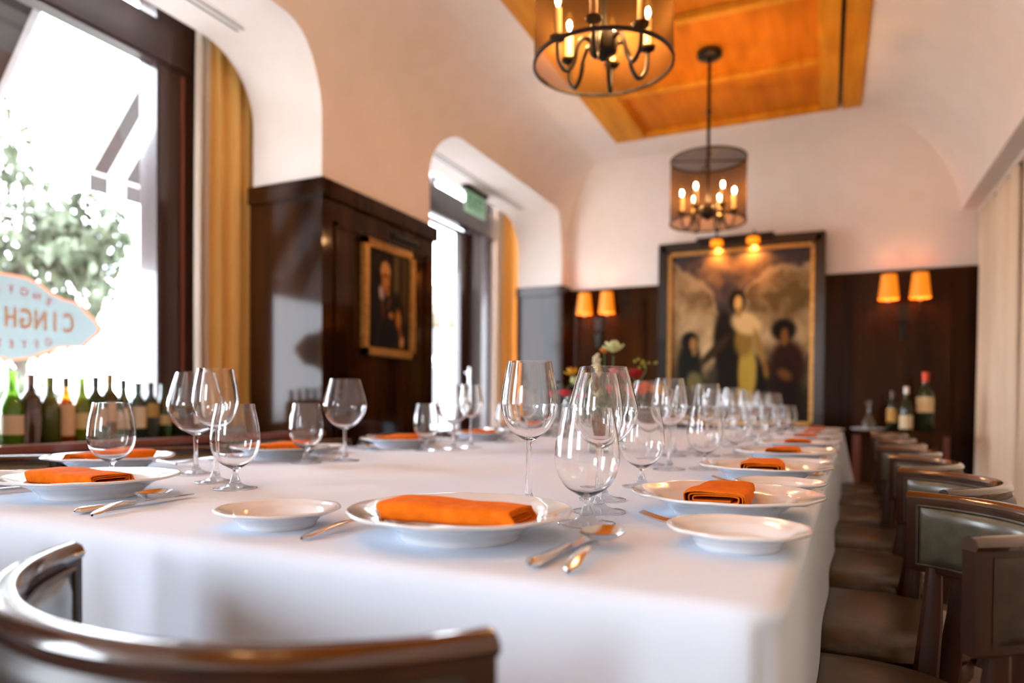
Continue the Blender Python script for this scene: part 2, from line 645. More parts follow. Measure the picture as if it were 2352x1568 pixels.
# narrow second stile seen beside the pane of window 1
obj('stile_bead', box(B(), (XO + .02, 2.585, .76), (XO + .035, 2.605, 2.6), .004), M['sill_wood'], w1)
dr = D.objects.new('door_1', None)
C.objects.link(dr)
struct(dr)
x0, x1 = XO - .12, XO + .02
bm = B()
box(bm, (x0, 4.02, 0), (x1, 4.12, 3.0), .008)
box(bm, (x0, 6.24, 0), (x1, 6.34, 3.0), .008)
box(bm, (x0, 5.86, 0), (x1, 6.06, 2.56), .008)
box(bm, (XO - .07, 4.02, 2.545), (x1 + .02, 6.34, 2.775), .012)
box(bm, (x0, 4.02, 2.95), (x1, 6.34, 3.0), .008)
obj('door_frame', bm, M['frame_wood'], dr)
bm = B()
box(bm, (XO - .09, 4.14, .02), (XO - .03, 4.26, 2.53), .006)
box(bm, (XO - .09, 5.70, .02), (XO - .03, 5.85, 2.53), .006)
box(bm, (XO - .09, 4.14, 2.49), (XO - .03, 5.85, 2.53), .006)
box(bm, (XO - .09, 4.14, .02), (XO - .03, 5.85, .3), .006)
obj('door_leaf', bm, M['frame_wood'], dr)
bm = B()
for a, b in (((4.26, .3), (5.70, 2.49)), ((6.06, .02), (6.24, 2.545)), ((4.12, 2.775), (6.24, 2.95))):
    box(bm, (XO - .062, a[0], a[1]), (XO - .057, b[0], b[1]))
obj('glass_pane', bm, M['pane'], dr, False)
bm = B()
tube(bm, [(XO + .04, 5.76, .85), (XO + .04, 5.76, 1.25)], .012)
for z in (.9, 1.2):
    tube(bm, [(XO - .03, 5.76, z), (XO + .04, 5.76, z)], .008)
obj('door_handle', bm, M['steel'], dr)

# window sign (read from the street, so reversed from inside)
sgn = thing('window_sign', 'pale blue oval window decal with mirrored orange and pink restaurant lettering', 'sign', (XO - .045, 1.80, 1.268))
half = [(0, .181), (.06, .178), (.115, .160), (.17, .125), (.22, .107), (.265, .103), (.30, .088), (.335, .055), (.37, .03), (.396, -.002),
        (.385, -.03), (.35, -.06), (.31, -.098), (.27, -.10), (.20, -.108), (.14, -.135), (.08, -.163), (0, -.178)]
def outline(s):
    r_ = [(y_ * s, z_ * s) for y_, z_ in half]
    l_ = [(-y_ * s, z_ * s) for y_, z_ in reversed(half[1:-1])]
    return r_ + l_
M['sign_blue'] = translucent('sign_blue', (.42, .58, .62), (.19, .24, .25), .30)
M['sign_edge'] = translucent('sign_edge', (.85, .42, .28), (.5, .20, .12), .35)
M['sign_peach'] = mat('sign_peach', (1.0, .80, .66), .9, Specular_IOR_Level=0)
M['sign_shadow'] = mat('sign_shadow', (.75, .36, .18), .9, Specular_IOR_Level=0)
M['sign_pink'] = mat('sign_pink', (.95, .42, .50), .9, Specular_IOR_Level=0)
def flat(pts, x):
    bm = B()
    bm.faces.new([bm.verts.new((x, a, b)) for a, b in pts])
    return bm
bm = B()
o1, o2 = outline(1.03), outline(.97)
v1 = [bm.verts.new((.0004, a, b)) for a, b in o1]
v2 = [bm.verts.new((.0004, a, b)) for a, b in o2]
for i in range(len(o1)):
    j = (i + 1) % len(o1)
    bm.faces.new((v1[i], v1[j], v2[j], v2[i]))
obj('border', bm, M['sign_edge'], sgn, False)
def top_place(i):
    a = (3 - i) * .125
    return (.42 * math.sin(a), .118 - .42 * (1 - math.cos(a)), a)
def bot_place(i):
    a = (3 - i) * .125
    return (.42 * math.sin(a), -.112 + .3 * (1 - math.cos(a)), -a * .7)
def main_place(i):
    return (.245 - .0615 * i, 0, 0)
TURN = Matrix(((0, 0, -1, 0), (-1, 0, 0, 0), (0, 1, 0, 0), (0, 0, 0, 1)))
for name, s_, size, m, place in (('letter', 'CINGHIALE', .118, M['sign_peach'], main_place), ('small_letter', 'ENOTECA', .048, M['sign_pink'], top_place), ('small_letter', 'OSTERIA', .044, M['sign_pink'], bot_place)):
    for i, ch_ in enumerate(s_):
        y_, z_, rot = place(i)
        mw = Matrix.Translation((.002, y_, z_)) @ TURN @ Matrix.Rotation(rot, 4, 'Z') @ Matrix.Diagonal((.62 if name == 'letter' else .9, 1, 1, 1))
        if name == 'letter':
            sh = Matrix.Translation((-.0006, -.002, -.001)) @ mw
            link('letter_shadow', text_mesh(name, ch_, size, m, sgn, sh), M['sign_shadow'], sgn)
        link(name, text_mesh(name, ch_, size, m, sgn, mw), m, sgn)
obj('field', flat(o2, .0004), M['sign_blue'], sgn, False)

# linear air vents in the soffits of the bays
def vent(y0, y1, lab):
    v = thing('linear_vent', lab, 'air vent', (-2.66, (y0 + y1) / 2, 2.755))
    h = (y1 - y0) / 2
    bm = B()
    box(bm, (-.035, -h, -.004), (.035, h, 0), .001)
    obj('vent_frame', bm, M['plaster'], v)
    bm = B()
    box(bm, (-.024, -h + .01, -.0055), (-.014, h - .01, -.003))
    box(bm, (.012, -h + .01, -.0055), (.022, h - .01, -.003))
    obj('slot', bm, M['iron'], v, False)
vent(.8, 2.6, 'slotted air vent in the white soffit above the sign window')
vent(4.4, 6.05, 'slotted air vent in the white soffit above the glazed door')

# exit sign
ex = thing('exit_sign', 'translucent green exit sign hanging from the soffit of the door bay', 'exit sign', (-2.80, 5.36, 2.755))
obj('mounting', box(B(), (-.03, -.2, -.03), (.03, .2, 0), .004), M['iron'], ex)
M['exit_panel'] = translucent('exit_panel', (.55, .72, .62), (.5, .75, .6), .45)
obj('panel', box(B(), (-.004, -.19, -.215), (.004, .19, -.03), .001), M['exit_panel'], ex)
mw = Matrix.Translation((.0046, 0, -.12)) @ Matrix(((0, 0, 1, 0), (1, 0, 0, 0), (0, 1, 0, 0), (0, 0, 0, 1)))
M['exit_green'] = mat('exit_green', (.05, .35, .16), .5)
link('lettering', text_mesh('lettering', 'EXIT', .14, M['exit_green'], ex, mw), M['exit_green'], ex)

# ------------------------------------------------------------------ curtains
def curtain(name, label, p0, p1, z0, z1, folds, amp, m, lining=None, group=None, seed=1, taper=0):
    """hangs from p0 to p1 (xy), wavy; root at the rail"""
    rnd = random.Random(seed)
    a, b = Vector(p0), Vector(p1)
    d = b - a
    L = d.length
    u = d / L
    n = Vector((-u.y, u.x))
    ph = [rnd.uniform(-.5, .5) for _ in range(8)]
    root = thing(name, label, 'curtain', (a.x, a.y, z1), 0, group)
    def f(s, t):
        k = s * folds * 2 * PI
        w_ = amp * (1 - .25 * t) * (math.sin(k + ph[0] + .5 * math.sin(k * .37 + ph[1])) + .25 * math.sin(2.3 * k + ph[2] + t)) + .012 * math.sin(t * 2.5 + k * .3)
        q = u * (L * s) * (1 - taper * t) + n * w_
        return (q.x, q.y, -t * (z1 - z0))
    bm = B()
    grid(bm, int(folds * 14) + 2, 26, f)
    o = obj('drape', bm, m, root)
    md = o.modifiers.new('s', 'SOLIDIFY')
    md.thickness = .004
    if lining:
        bm = B()
        s1 = lining[1]
        grid(bm, 26, 26, lambda s, t: (f(0, t)[0] - n.x * .0 + .02 * math.sin(s * 9 + 1), f(0, t)[1] - s1 * s, f(0, t)[2]))
        o = obj('lining', bm, lining[0], root)
        md = o.modifiers.new('s', 'SOLIDIFY')
        md.thickness = .003
    obj('rail', tube(B(), [(0, 0, .02), (d.x, d.y, .02)], .012), M['iron'], root)
    return root
curtain('tan_curtain', 'tan folded curtain with pale lining at the right side of the sign window', (-2.97, 2.665), (-2.95, 3.12), .78, 2.98, 5.0, .028, M['cur_tan'], (M['cur_lining'], .07), seed=3)
curtain('tan_curtain', 'tan folded curtain with pale edge between glazed door and far corner', (-2.97, 6.28), (-2.95, 6.66), .02, 2.98, 4.5, .026, M['cur_tan'], (M['cur_lining'], .10), seed=5)
curtain('tan_curtain', 'tan curtain at the near side of the sign window', (-2.97, .18), (-2.97, .55), .78, 2.98, 5, .028, M['cur_tan'], seed=9)
curtain('cream_curtain', 'cream floor-length curtain on the right wall nearest the far corner', (1.085, 6.52), (1.085, 5.30), .02, 2.44, 9, .038, M['cur_cream'], seed=11)
curtain('cream_curtain', 'cream floor-length curtain on the right wall, second from the far corner', (1.085, 5.20), (1.085, 2.7), .02, 2.42, 17, .036, M['cur_cream'], seed=12)
curtain('cream_curtain', 'cream floor-length curtain on the right wall beside the nearest leather chairs', (1.085, 2.6), (1.085, -.2), .02, 2.42, 19, .036, M['cur_cream'], seed=13)
curtain('cream_curtain', 'cream floor-length curtain on the right wall behind the camera', (1.085, -.3), (1.085, -3.1), .02, 2.42, 19, .036, M['cur_cream'], seed=14)
tr = struct(obj('trim_11', box(B(), (1.07, YB, 2.455), (1.10, YF, 2.50), .003), mat('track_white', (.75, .68, .6), .5)))

# ------------------------------------------------------------------ lanterns
def make_lantern(label):
    t = thing('lantern_chandelier', label, 'chandelier', (-.72, 4.6, 0), 0, 'mesh drum lanterns under the timber coffer')
    zb, zt, r = 2.09, 2.49, .237
    bm = B()
    lathe(bm, [(r, zb), (r, zt)], 64)
    obj('mesh_shade', bm, M['mesh'], t)
    for z in (zb, zt):
        bm = lathe(B(), [(r - .004, z - .006), (r + .004, z - .006), (r + .004, z + .006), (r - .004, z + .006)], 64, closed=True)
        obj('shade_ring', bm, M['iron'], t)
    bm = B()
    for k in range(2):
        a = R(20) + k * PI / 2
        c_, s_ = math.cos(a) * r, math.sin(a) * r
        tube(bm, [(-c_, -s_, zt - .005), (c_, s_, zt - .005)], .006, 8)
    obj('cross_bar', bm, M['iron'], t)
    bm = tube(B(), [(0, 0, 2.15), (0, 0, 3.16)], .011, 10)
    for z in (2.49, 2.80):
        ball(bm, (0, 0, z), .017, sz=1.2)
    obj('stem', bm, M['iron'], t)
    bm = lathe(B(), [(0, 3.135), (.06, 3.135), (.078, 3.148), (.08, 3.163), (0, 3.163)], 32)
    obj('canopy', bm, M['iron'], t)
    bm = lathe(B(), [(0, 2.105), (.012, 2.105), (.02, 2.118), (.045, 2.128), (.05, 2.14), (.05, 2.185), (.04, 2.195), (.012, 2.20), (0, 2.20)], 32)
    obj('hub', bm, M['iron'], t)
    for k in range(6):
        a = R(12) + k * PI / 3
        ca, sa = math.cos(a), math.sin(a)
        pts = spline([(r_ * ca, r_ * sa, z) for r_, z in ((.045, 2.165), (.07, 2.172), (.092, 2.14), (.105, 2.085), (.130, 2.055), (.155, 2.08), (.162, 2.12), (.162, 2.155))], 5)
        arm = obj('arm', tube(B(), pts, .0078, 8), M['iron'], t)
        bm = lathe(B(), [(0, 2.150), (.012, 2.150), (.026, 2.158), (.028, 2.166), (.012, 2.170), (0, 2.170)], 20, .162 * ca, .162 * sa)
        obj('drip_cup', bm, M['iron'], arm)
        bm = lathe(B(), [(0, 2.168), (.0125, 2.168), (.0125, 2.262), (.007, 2.266), (0, 2.266)], 16, .162 * ca, .162 * sa)
        cn = obj('candle_sleeve', bm, M['candle'], t)
        bm = lathe(B(), [(0, 2.264), (.007, 2.268), (.0165, 2.285), (.0155, 2.302), (.006, 2.330), (0, 2.340)], 14, .162 * ca, .162 * sa)
        bu = obj('bulb', bm, M['bulb_glass'], t)
        bm = lathe(B(), [(0, 2.270), (.004, 2.272), (.0078, 2.284), (.007, 2.296), (.003, 2.304), (0, 2.306)], 8, .162 * ca, .162 * sa)
        obj('filament', bm, M['bulb'], bu)
    return t
lan = make_lantern('mesh drum lantern with candle bulbs hanging farther off, above the large painting')
l2 = dup(lan, (-.72, 2.32, 0), R(24), 'mesh drum lantern with candle bulbs nearest the camera, cropped by the top edge')
l3 = dup(lan, (-.72, .04, 0), R(10), 'mesh drum lantern overhead, out of the picture above the near table end')

# ------------------------------------------------------------------ wall sconces
M['shade'] = D.materials.new('lit_shade')
M['shade'].use_nodes = True
_b = M['shade'].node_tree.nodes['Principled BSDF']
_b.inputs['Base Color'].default_value = (.6, .22, .03, 1)
_b.inputs['Emission Color'].default_value = (1.0, .22, .002, 1)
_b.inputs['Emission Strength'].default_value = .30
M['shade_bulb'] = emit('sconce_bulb', (1, .52, .20), 85)
def make_sconce(label, loc):
    t = thing('wall_sconce', label, 'wall lamp', loc, 0, 'twin-shade wall sconces on the far wall')
    bm = B()
    prism(bm, [(-.035, .02), (.035, .02), (.045, -.02), (.03, -.16), (.012, -.28), (-.012, -.28), (-.03, -.16), (-.045, -.02)], 'y', -.0, -.022)
    obj('back_plate', bm, M['iron'], t)
    for s in (-1, 1):
        pts = spline([(0, -.02, -.1), (s * .03, -.07, -.13), (s * .085, -.10, -.10), (s * .112, -.10, -.03), (s * .112, -.10, .03)], 6)
        arm = obj('arm', tube(B(), pts, .007, 8), M['iron'], t)
        bm = B()
        lathe(bm, [(.077, .05), (.056, .25), (.0545, .25), (.0755, .05)], 36, s * .112, -.10, closed=True)
        obj('lamp_shade', bm, M['shade'], t)
        bm = lathe(B(), [(0, .03), (.012, .03), (.012, .10), (0, .10)], 12, s * .112, -.10)
        obj('socket', bm, M['candle'], t)
        bm = lathe(B(), [(0, .10), (.012, .105), (.018, .125), (.012, .15), (0, .165)], 10, s * .112, -.10)
        obj('bulb', bm, M['shade_bulb'], t)
    return t
sc1 = make_sconce('twin-shade brass sconce left of the large painting', (-2.065, YF - .02, 1.745))
dup(sc1, (.553, YF - .02, 1.745), 0, 'twin-shade brass sconce right of the large painting, above the console')

# ------------------------------------------------------------------ paintings (their own painted colours)
def lerp(a, b, t):
    return tuple(a[i] + (b[i] - a[i]) * t for i in range(3))
def sm(e0, e1, x):
    t = max(0, min(1, (x - e0) / (e1 - e0)))
    return t * t * (3 - 2 * t)
def ell(u, v, cu, cv, ru, rv, soft=.25, rot=0):
    du, dv = u - cu, v - cv
    c_, s_ = math.cos(rot), math.sin(rot)
    du, dv = du * c_ + dv * s_, -du * s_ + dv * c_
    d = math.sqrt((du / ru) ** 2 + (dv / rv) ** 2)
    return 1 - sm(1 - soft, 1 + soft, d)
GAIN = .78
def painted(name, w_, h_, nx, ny, func, parent, mw):
    bm = B()
    lay = bm.loops.layers.float_color.new('paint')
    V = grid(bm, nx, ny, lambda s, t: mw @ Vector(((s - .5) * w_, 0, (t - .5) * h_)))
    for i in range(nx):
        for j in range(ny):
            c_ = tuple(GAIN * x ** 1.35 for x in func(i / (nx - 1), j / (ny - 1)))
            for l_ in V[i][j].link_loops:
                l_[lay] = (*c_, 1)
    me = D.meshes.new(name)
    bm.to_mesh(me)
    bm.free()
    m = mat(name + '_paint', (1, 1, 1), .75, Specular_IOR_Level=.2)
    at = m.node_tree.nodes.new('ShaderNodeVertexColor')
    at.layer_name = 'paint'
    m.node_tree.links.new(at.outputs[0], m.node_tree.nodes['Principled BSDF'].inputs['Base Color'])
    return link(name, me, m, parent)
def clouds(u, v):
    wu = noise.fractal(Vector((u * 5, v * 5, 9.1)), .9, 2.0, 4)
    wv = noise.fractal(Vector((u * 5, v * 5, 4.7)), .9, 2.0, 4)
    u, v = u + .055 * wu, v + .055 * wv
    n = noise.fractal(Vector((u * 3.2, v * 3.6, 1.3)), .8, 2.1, 4)
    n2 = noise.fractal(Vector((u * 7, v * 7, 5.3)), .8, 2.1, 3)
    sky = lerp((.075, .062, .075), (.13, .10, .10), v)
    cl = lerp((.26, .17, .07), (.72, .54, .32), max(0, min(1, .5 + n * 1.1)))
    # cloud banks: bright billows left and right, dark gap in the middle
    left = ell(u, v, .0, .52, .34, .40, .12) + ell(u, v, .06, .78, .12, .12, .15) + ell(u, v, .2, .62, .14, .13, .14)
    right = ell(u, v, .80, .60, .26, .30, .12) + ell(u, v, .98, .70, .16, .18, .12) + ell(u, v, .70, .72, .12, .11, .16)
    m_ = max(0, min(1, left + right + n * .18))
    c_ = lerp(sky, cl, m_)
    pk = ell(u, v, .45, .88, .36, .12, .6)
    c_ = lerp(c_, (.50, .30, .14), pk * .6 * max(0, min(1, .6 + n2)))
    edge = max(0, min(1, (m_ * (1 - m_)) * 4))
    c_ = lerp(c_, (.80, .60, .36), edge * .5)
    c_ = lerp(c_, (.05, .04, .012), (1 - sm(.14, .46, v + n * .06)) * .93)
    return tuple(max(0, x * (1 + .12 * n2)) for x in c_)
def trio(u, v):
    c_ = clouds(u, v)
    def put(m_, col):
        nonlocal c_
        c_ = lerp(c_, col, max(0, min(1, m_)))
    dark = (.030, .018, .006)
    # left child in dark green with a pale bundle
    put(ell(u, v, .145, .33, .095, .16), (.022, .026, .012))
    put(ell(u, v, .16, .12, .12, .22), (.022, .024, .012))
    put(ell(u, v, .145, .485, .065, .055), (.022, .013, .005))
    put(ell(u, v, .172, .462, .026, .04), (.48, .28, .10))
    put(ell(u, v, .180, .42, .016, .03), (.42, .26, .08))
    put(ell(u, v, .185, .235, .055, .06, .3, .5), (.26, .22, .09))
    # right child in deep red-brown
    put(ell(u, v, .845, .33, .125, .15), (.075, .022, .008))
    put(ell(u, v, .83, .12, .10, .22), (.040, .016, .007))
    put(ell(u, v, .82, .53, .088, .068), (.020, .012, .005))
    put(ell(u, v, .825, .49, .026, .05), (.36, .17, .05))
    put(ell(u, v, .83, .275, .05, .03, .4, -.4), (.25, .12, .03))
    put(ell(u, v, .77, .13, .022, .045), (.22, .11, .02))
    put(ell(u, v, .67, .25, .055, .10, .3, -.3), (.020, .014, .010))
    # central figure: shaded cloak and pale gown
    put(ell(u, v, .42, .42, .095, .24, .2, .15), dark)
    put(ell(u, v, .45, .14, .10, .3, .2), dark)
    put(ell(u, v, .33, .42, .03, .15, .35, -.9), (.085, .052, .014))
    put(ell(u, v, .57, .29, .062, .17, .25), (.62, .46, .11))
    put(ell(u, v, .565, .11, .040, .20, .35, .1), (.60, .42, .08))
    put(ell(u, v, .545, .48, .065, .10, .3), (.40, .27, .07))
    put(ell(u, v, .56, .575, .105, .062, .3, -.25), (.85, .64, .34))
    put(ell(u, v, .655, .43, .022, .12, .3, .33), (.46, .30, .08))
    put(ell(u, v, .70, .30, .018, .05, .4, .2), (.38, .22, .06))
    put(ell(u, v, .492, .71, .062, .065), (.022, .013, .006))
    put(ell(u, v, .50, .695, .028, .045), (.85, .56, .22))
    put(ell(u, v, .505, .64, .020, .03), (.52, .34, .12))
    put((1 - sm(.0, .18, v)) * .35, (.03, .02, .006))
    return c_
pt = thing('large_painting', 'large black-framed painting of three figures under clouds on the far wall', 'painting', (-.745, YF - .062, .66))
PW, PH = 1.42, 1.745
def frame_bars(w_, h_, fw, y0, y1, bev):
    bm = B()
    box(bm, (-w_ / 2, y0, 0), (-w_ / 2 + fw, y1, h_), bev)
    box(bm, (w_ / 2 - fw, y0, 0), (w_ / 2, y1, h_), bev)
    box(bm, (-w_ / 2, y0, 0), (w_ / 2, y1, fw), bev)
    box(bm, (-w_ / 2, y0, h_ - fw), (w_ / 2, y1, h_), bev)
    return bm
obj('outer_frame', frame_bars(PW, PH, .085, -.06, .01, .012), M['ebony'], pt)
obj('ridge', frame_bars(PW, PH, .030, -.075, -.05, .008), M['ebony'], pt)
bm = frame_bars(PW - .16, PH - .16, .036, -.040, 0, .006)
bmesh.ops.translate(bm, verts=bm.verts, vec=(0, 0, .08))
obj('gold_liner', bm, M['gold'], pt)
painted('canvas', PW - .22, PH - .22, 150, 190, trio, pt, Matrix.Translation((0, -.012, PH / 2)))
# picture light above it
pl = thing('picture_light', 'long dark picture light with two orange lamps over the large painting', 'picture light', (-.77, YF - .062, 2.385))
bm = box(B(), (-.33, -.155, .0), (.33, -.085, .03), .006)
obj('hood', bm, M['iron'], pl)
bm = B()
for s in (-.16, .16):
    tube(bm, spline([(s, -.0, .02), (s, -.04, .06), (s, -.10, .06), (s, -.12, .03)], 5), .008, 8)
obj('bracket', bm, M['iron'], pl)
M['pl_lamp'] = emit('picture_lamp', (1, .22, .004), .6)
for s in (-.155, .155):
    bm = lathe(B(), [(0, -.045), (.055, -.045), (.05, -.002), (0, -.002)], 16, s, -.12)
    obj('lamp', bm, M['pl_lamp'], pl)
    ld = D.lights.new('picture_lamp_light', 'SPOT')
    ld.energy = 4
    ld.color = (1, .42, .08)
    ld.spot_size = R(140)
    ld.spot_blend = .9
    ld.shadow_soft_size = .015
    lo = D.objects.new('picture_lamp_light', ld)
    C.objects.link(lo)
    lo.location = (-.77 + s, YF - .15, 2.325)
    lo.rotation_euler = (R(20), 0, 0)

def portrait(u, v):
    n = noise.fractal(Vector((u * 4, v * 5, 2.3)), .8, 2.1, 3)
    c_ = lerp((.030, .020, .012), (.055, .036, .016), .5 + n)
    def put(m_, col):
        nonlocal c_
        c_ = lerp(c_, col, max(0, min(1, m_)))
    put(sm(.58, .64, u) * (1 - sm(.70, .76, u)) * sm(.55, .65, v) * .8, (.26, .18, .07))
    put(sm(.78, .83, u) * (1 - sm(.90, .95, u)) * sm(.25, .4, v) * .7, (.20, .125, .035))
    put(ell(u, v, .33, .24, .40, .40, .15), (.020, .017, .017))
    put(ell(u, v, .70, .40, .16, .14, .3), (.020, .016, .012))
    put(ell(u, v, .36, .70, .16, .19, .3), (.018, .012, .008))
    put(ell(u, v, .42, .79, .105, .095, .25), (.75, .42, .16))
    put(ell(u, v, .43, .68, .085, .10, .3), (.62, .30, .10))
    put(ell(u, v, .42, .745, .075, .013, .5), (.22, .08, .02))
    put(ell(u, v, .47, .64, .03, .008, .5), (.3, .08, .04))
    put(ell(u, v, .46, .59, .055, .05, .3), (.42, .20, .06))
    put(ell(u, v, .33, .56, .045, .08, .35, .35), (.62, .50, .46))
    put(ell(u, v, .36, .42, .030, .10, .4, .2), (.20, .07, .025))
    put(ell(u, v, .50, .48, .022, .07, .4, -.4), (.24, .11, .04))
    put(ell(u, v, .28, .22, .010, .2, .5, -.35), (.07, .06, .055))
    put(ell(u, v, .55, .36, .055, .035, .4), (.55, .26, .05))
    put(ell(u, v, .72, .33, .06, .10, .4, .1), (.58, .28, .05))
    put(ell(u, v, .76, .20, .035, .10, .4, .15), (.34, .13, .03))
    put(ell(u, v, .80, .10, .045, .065, .4, -.4), (.66, .36, .16))
    return c_
pr = thing('portrait', 'gold-framed dark portrait of a man on the wood-panelled pier between the bays', 'painting', (XL + .03, 3.435, 1.19), R(-90))
# built facing -y in local space, then turned to face +x
pr.rotation_euler = (0, 0, R(90))
QW, QH = .52, .655
obj('outer_frame', frame_bars(QW, QH, .045, -.03, .008, .006), M['gold'], pr)
painted('canvas', QW - .07, QH - .07, 90, 120, portrait, pr, Matrix.Translation((0, -.008, QH / 2)))
ppl = thing('picture_light', 'small unlit black picture light above the portrait', 'picture light', (XL + .03, 3.435, 1.86), R(90))
obj('hood', tube(B(), [(-.13, -.12, .0), (.13, -.12, .0)], .018, 12), M['iron'], ppl)
obj('bracket', tube(B(), spline([(0, 0, -.03), (0, -.04, .03), (0, -.10, .03), (0, -.12, .0)], 5), .006, 8), M['iron'], ppl)

# ------------------------------------------------------------------ dining table and cloth
TZ = .76
NL, NRt, FR_, FL_ = Vector((-1.665, .59)), Vector((-.035, .60)), Vector((.083, 4.72)), Vector((-1.54, 4.76))
tb = thing('dining_table', 'long dining table hidden under the white cloth', 'table', (-.79, 2.66, 0), R(-1.6))
obj('tabletop', box(B(), (-.79, -2.04, .715), (.79, 2.04, .752), .01), M['chair_wood'], tb)
for sx in (-.33, .33):
    for sy in (-1.45, 0, 1.5):
        obj('leg', tube(B(), [(sx, sy, 0), (sx, sy, .72)], [.03, .035], 12), M['chair_wood'], tb)

def table_outline():
    """rounded quad, list of (pos, normal, cornerness)"""
    Q = [NL, NRt, FR_, FL_]
    out = []
    r_ = .035
    for i in range(4):
        p0, p1, p2 = Q[i - 1], Q[i], Q[(i + 1) % 4]
        d0 = (p1 - p0).normalized()
        d1 = (p2 - p1).normalized()
        n0 = Vector((d0.y, -d0.x))
        n1 = Vector((d1.y, -d1.x))
        ctr = p1 - d0 * r_ + d1 * r_
        for k in range(9):
            t = k / 8
            n_ = (n0 * math.cos(t * PI / 2) + n1 * math.sin(t * PI / 2)).normalized()
            out.append((ctr + n_ * r_, n_, math.sin(t * PI), 0))
        L = (p2 - p1).length - 2 * r_
        m_ = int(L / (.012 if i == 1 - 1 or n1.y < -.7 else .035))
        a = ctr + n1 * r_
        for k in range(1, m_):
            out.append((a + d1 * (L * k / m_), n1, 0, 0))
    return out
OUT = table_outline()
bm = B()
cum = 0
S = []
for i, q in enumerate(OUT):
    if i:
        cum += (q[0] - OUT[i - 1][0]).length
    S.append(cum)
DROP = .45
SEATS = [(-.461, .598), (-1.205, .585)]
SEATS += [(-.139 + .53 * k * .028 + .143, 1.21 + .52 * k) for k in range(7)]
SEATS += [(-1.70, y_) for y_ in (1.01, 1.55, 2.13, 2.73, 3.33, 3.93)]
def drop_at(p, n_):
    d_ = min((abs(p.y - q[1]) if abs(n_.x) > .7 else abs(p.x - q[0])) if (abs(p.x - q[0]) < .45 and abs(p.y - q[1]) < .45) else 9 for q in SEATS)
    k_ = max(0, min(1, (d_ - .25) / .06))
    return .264 + (DROP - .264) * k_ * k_ * (3 - 2 * k_)
rings = []
levels = [(-.03, 0), (-.012, 0), (-.004, -.0015), (.003, -.006), (.006, -.013)] + [(None, t) for t in [.03, .06, .1, .16, .23, .31, .4, .5, .6, .7, .8, .9, 1.0]]
for lv in levels:
    ring = []
    for i, (p, n_, cn, _) in enumerate(OUT):
        s = S[i]
        # how near a corner
        dc = min((p - q).length for q in (NL, NRt, FR_, FL_))
        if lv[0] is not None:
            q = p + n_ * lv[0]
            z = TZ + lv[1]
        else:
            t = lv[1]
            f = math.sin(s * 9.5 + 1.3 * math.sin(s * 2.1)) * .5 + .5
            g = noise.noise(Vector((s * 1.7, t * .6, 3.1)))
            amp = (.022 if n_.x > .5 else .045) * t ** 1.2
            corner = math.exp(-(dc / .16) ** 2)
            off = (.002 + .25 * amp * f + .006 * g * t) if (n_.x > .5 and p.y < 4.4) else .008 + amp * f * .8 + .02 * g * t + .005 * t + corner * (.085 if p.y > 2 else .02) * t
            if n_.y < -.7:
                off += t ** 1.3 * (.010 * math.exp(-((p.x + .348) / .010) ** 2) - .008 * math.exp(-((p.x + .372) / .014) ** 2) + .028 * math.exp(-((p.x + .76 + .05 * t) / .030) ** 2) - .015 * math.exp(-((p.x + .83 + .05 * t) / .03) ** 2))
            q = p + n_ * off
            z = TZ - .013 - t * drop_at(p, n_) - corner * .03 * t
        ring.append(bm.verts.new((q.x, q.y, z)))
    rings.append(ring)
n = len(OUT)
for a, b in zip(rings[:-1], rings[1:]):
    for k in range(n):
        j = (k + 1) % n
        bm.faces.new((a[k], a[j], b[j], b[k]))
bm.faces.new(rings[0])
cl = obj('tablecloth', bm, M['cloth'])
tag(cl, 'white tablecloth draped over the long dining table', 'tablecloth')
cl.data.set_sharp_from_angle(angle=R(80))
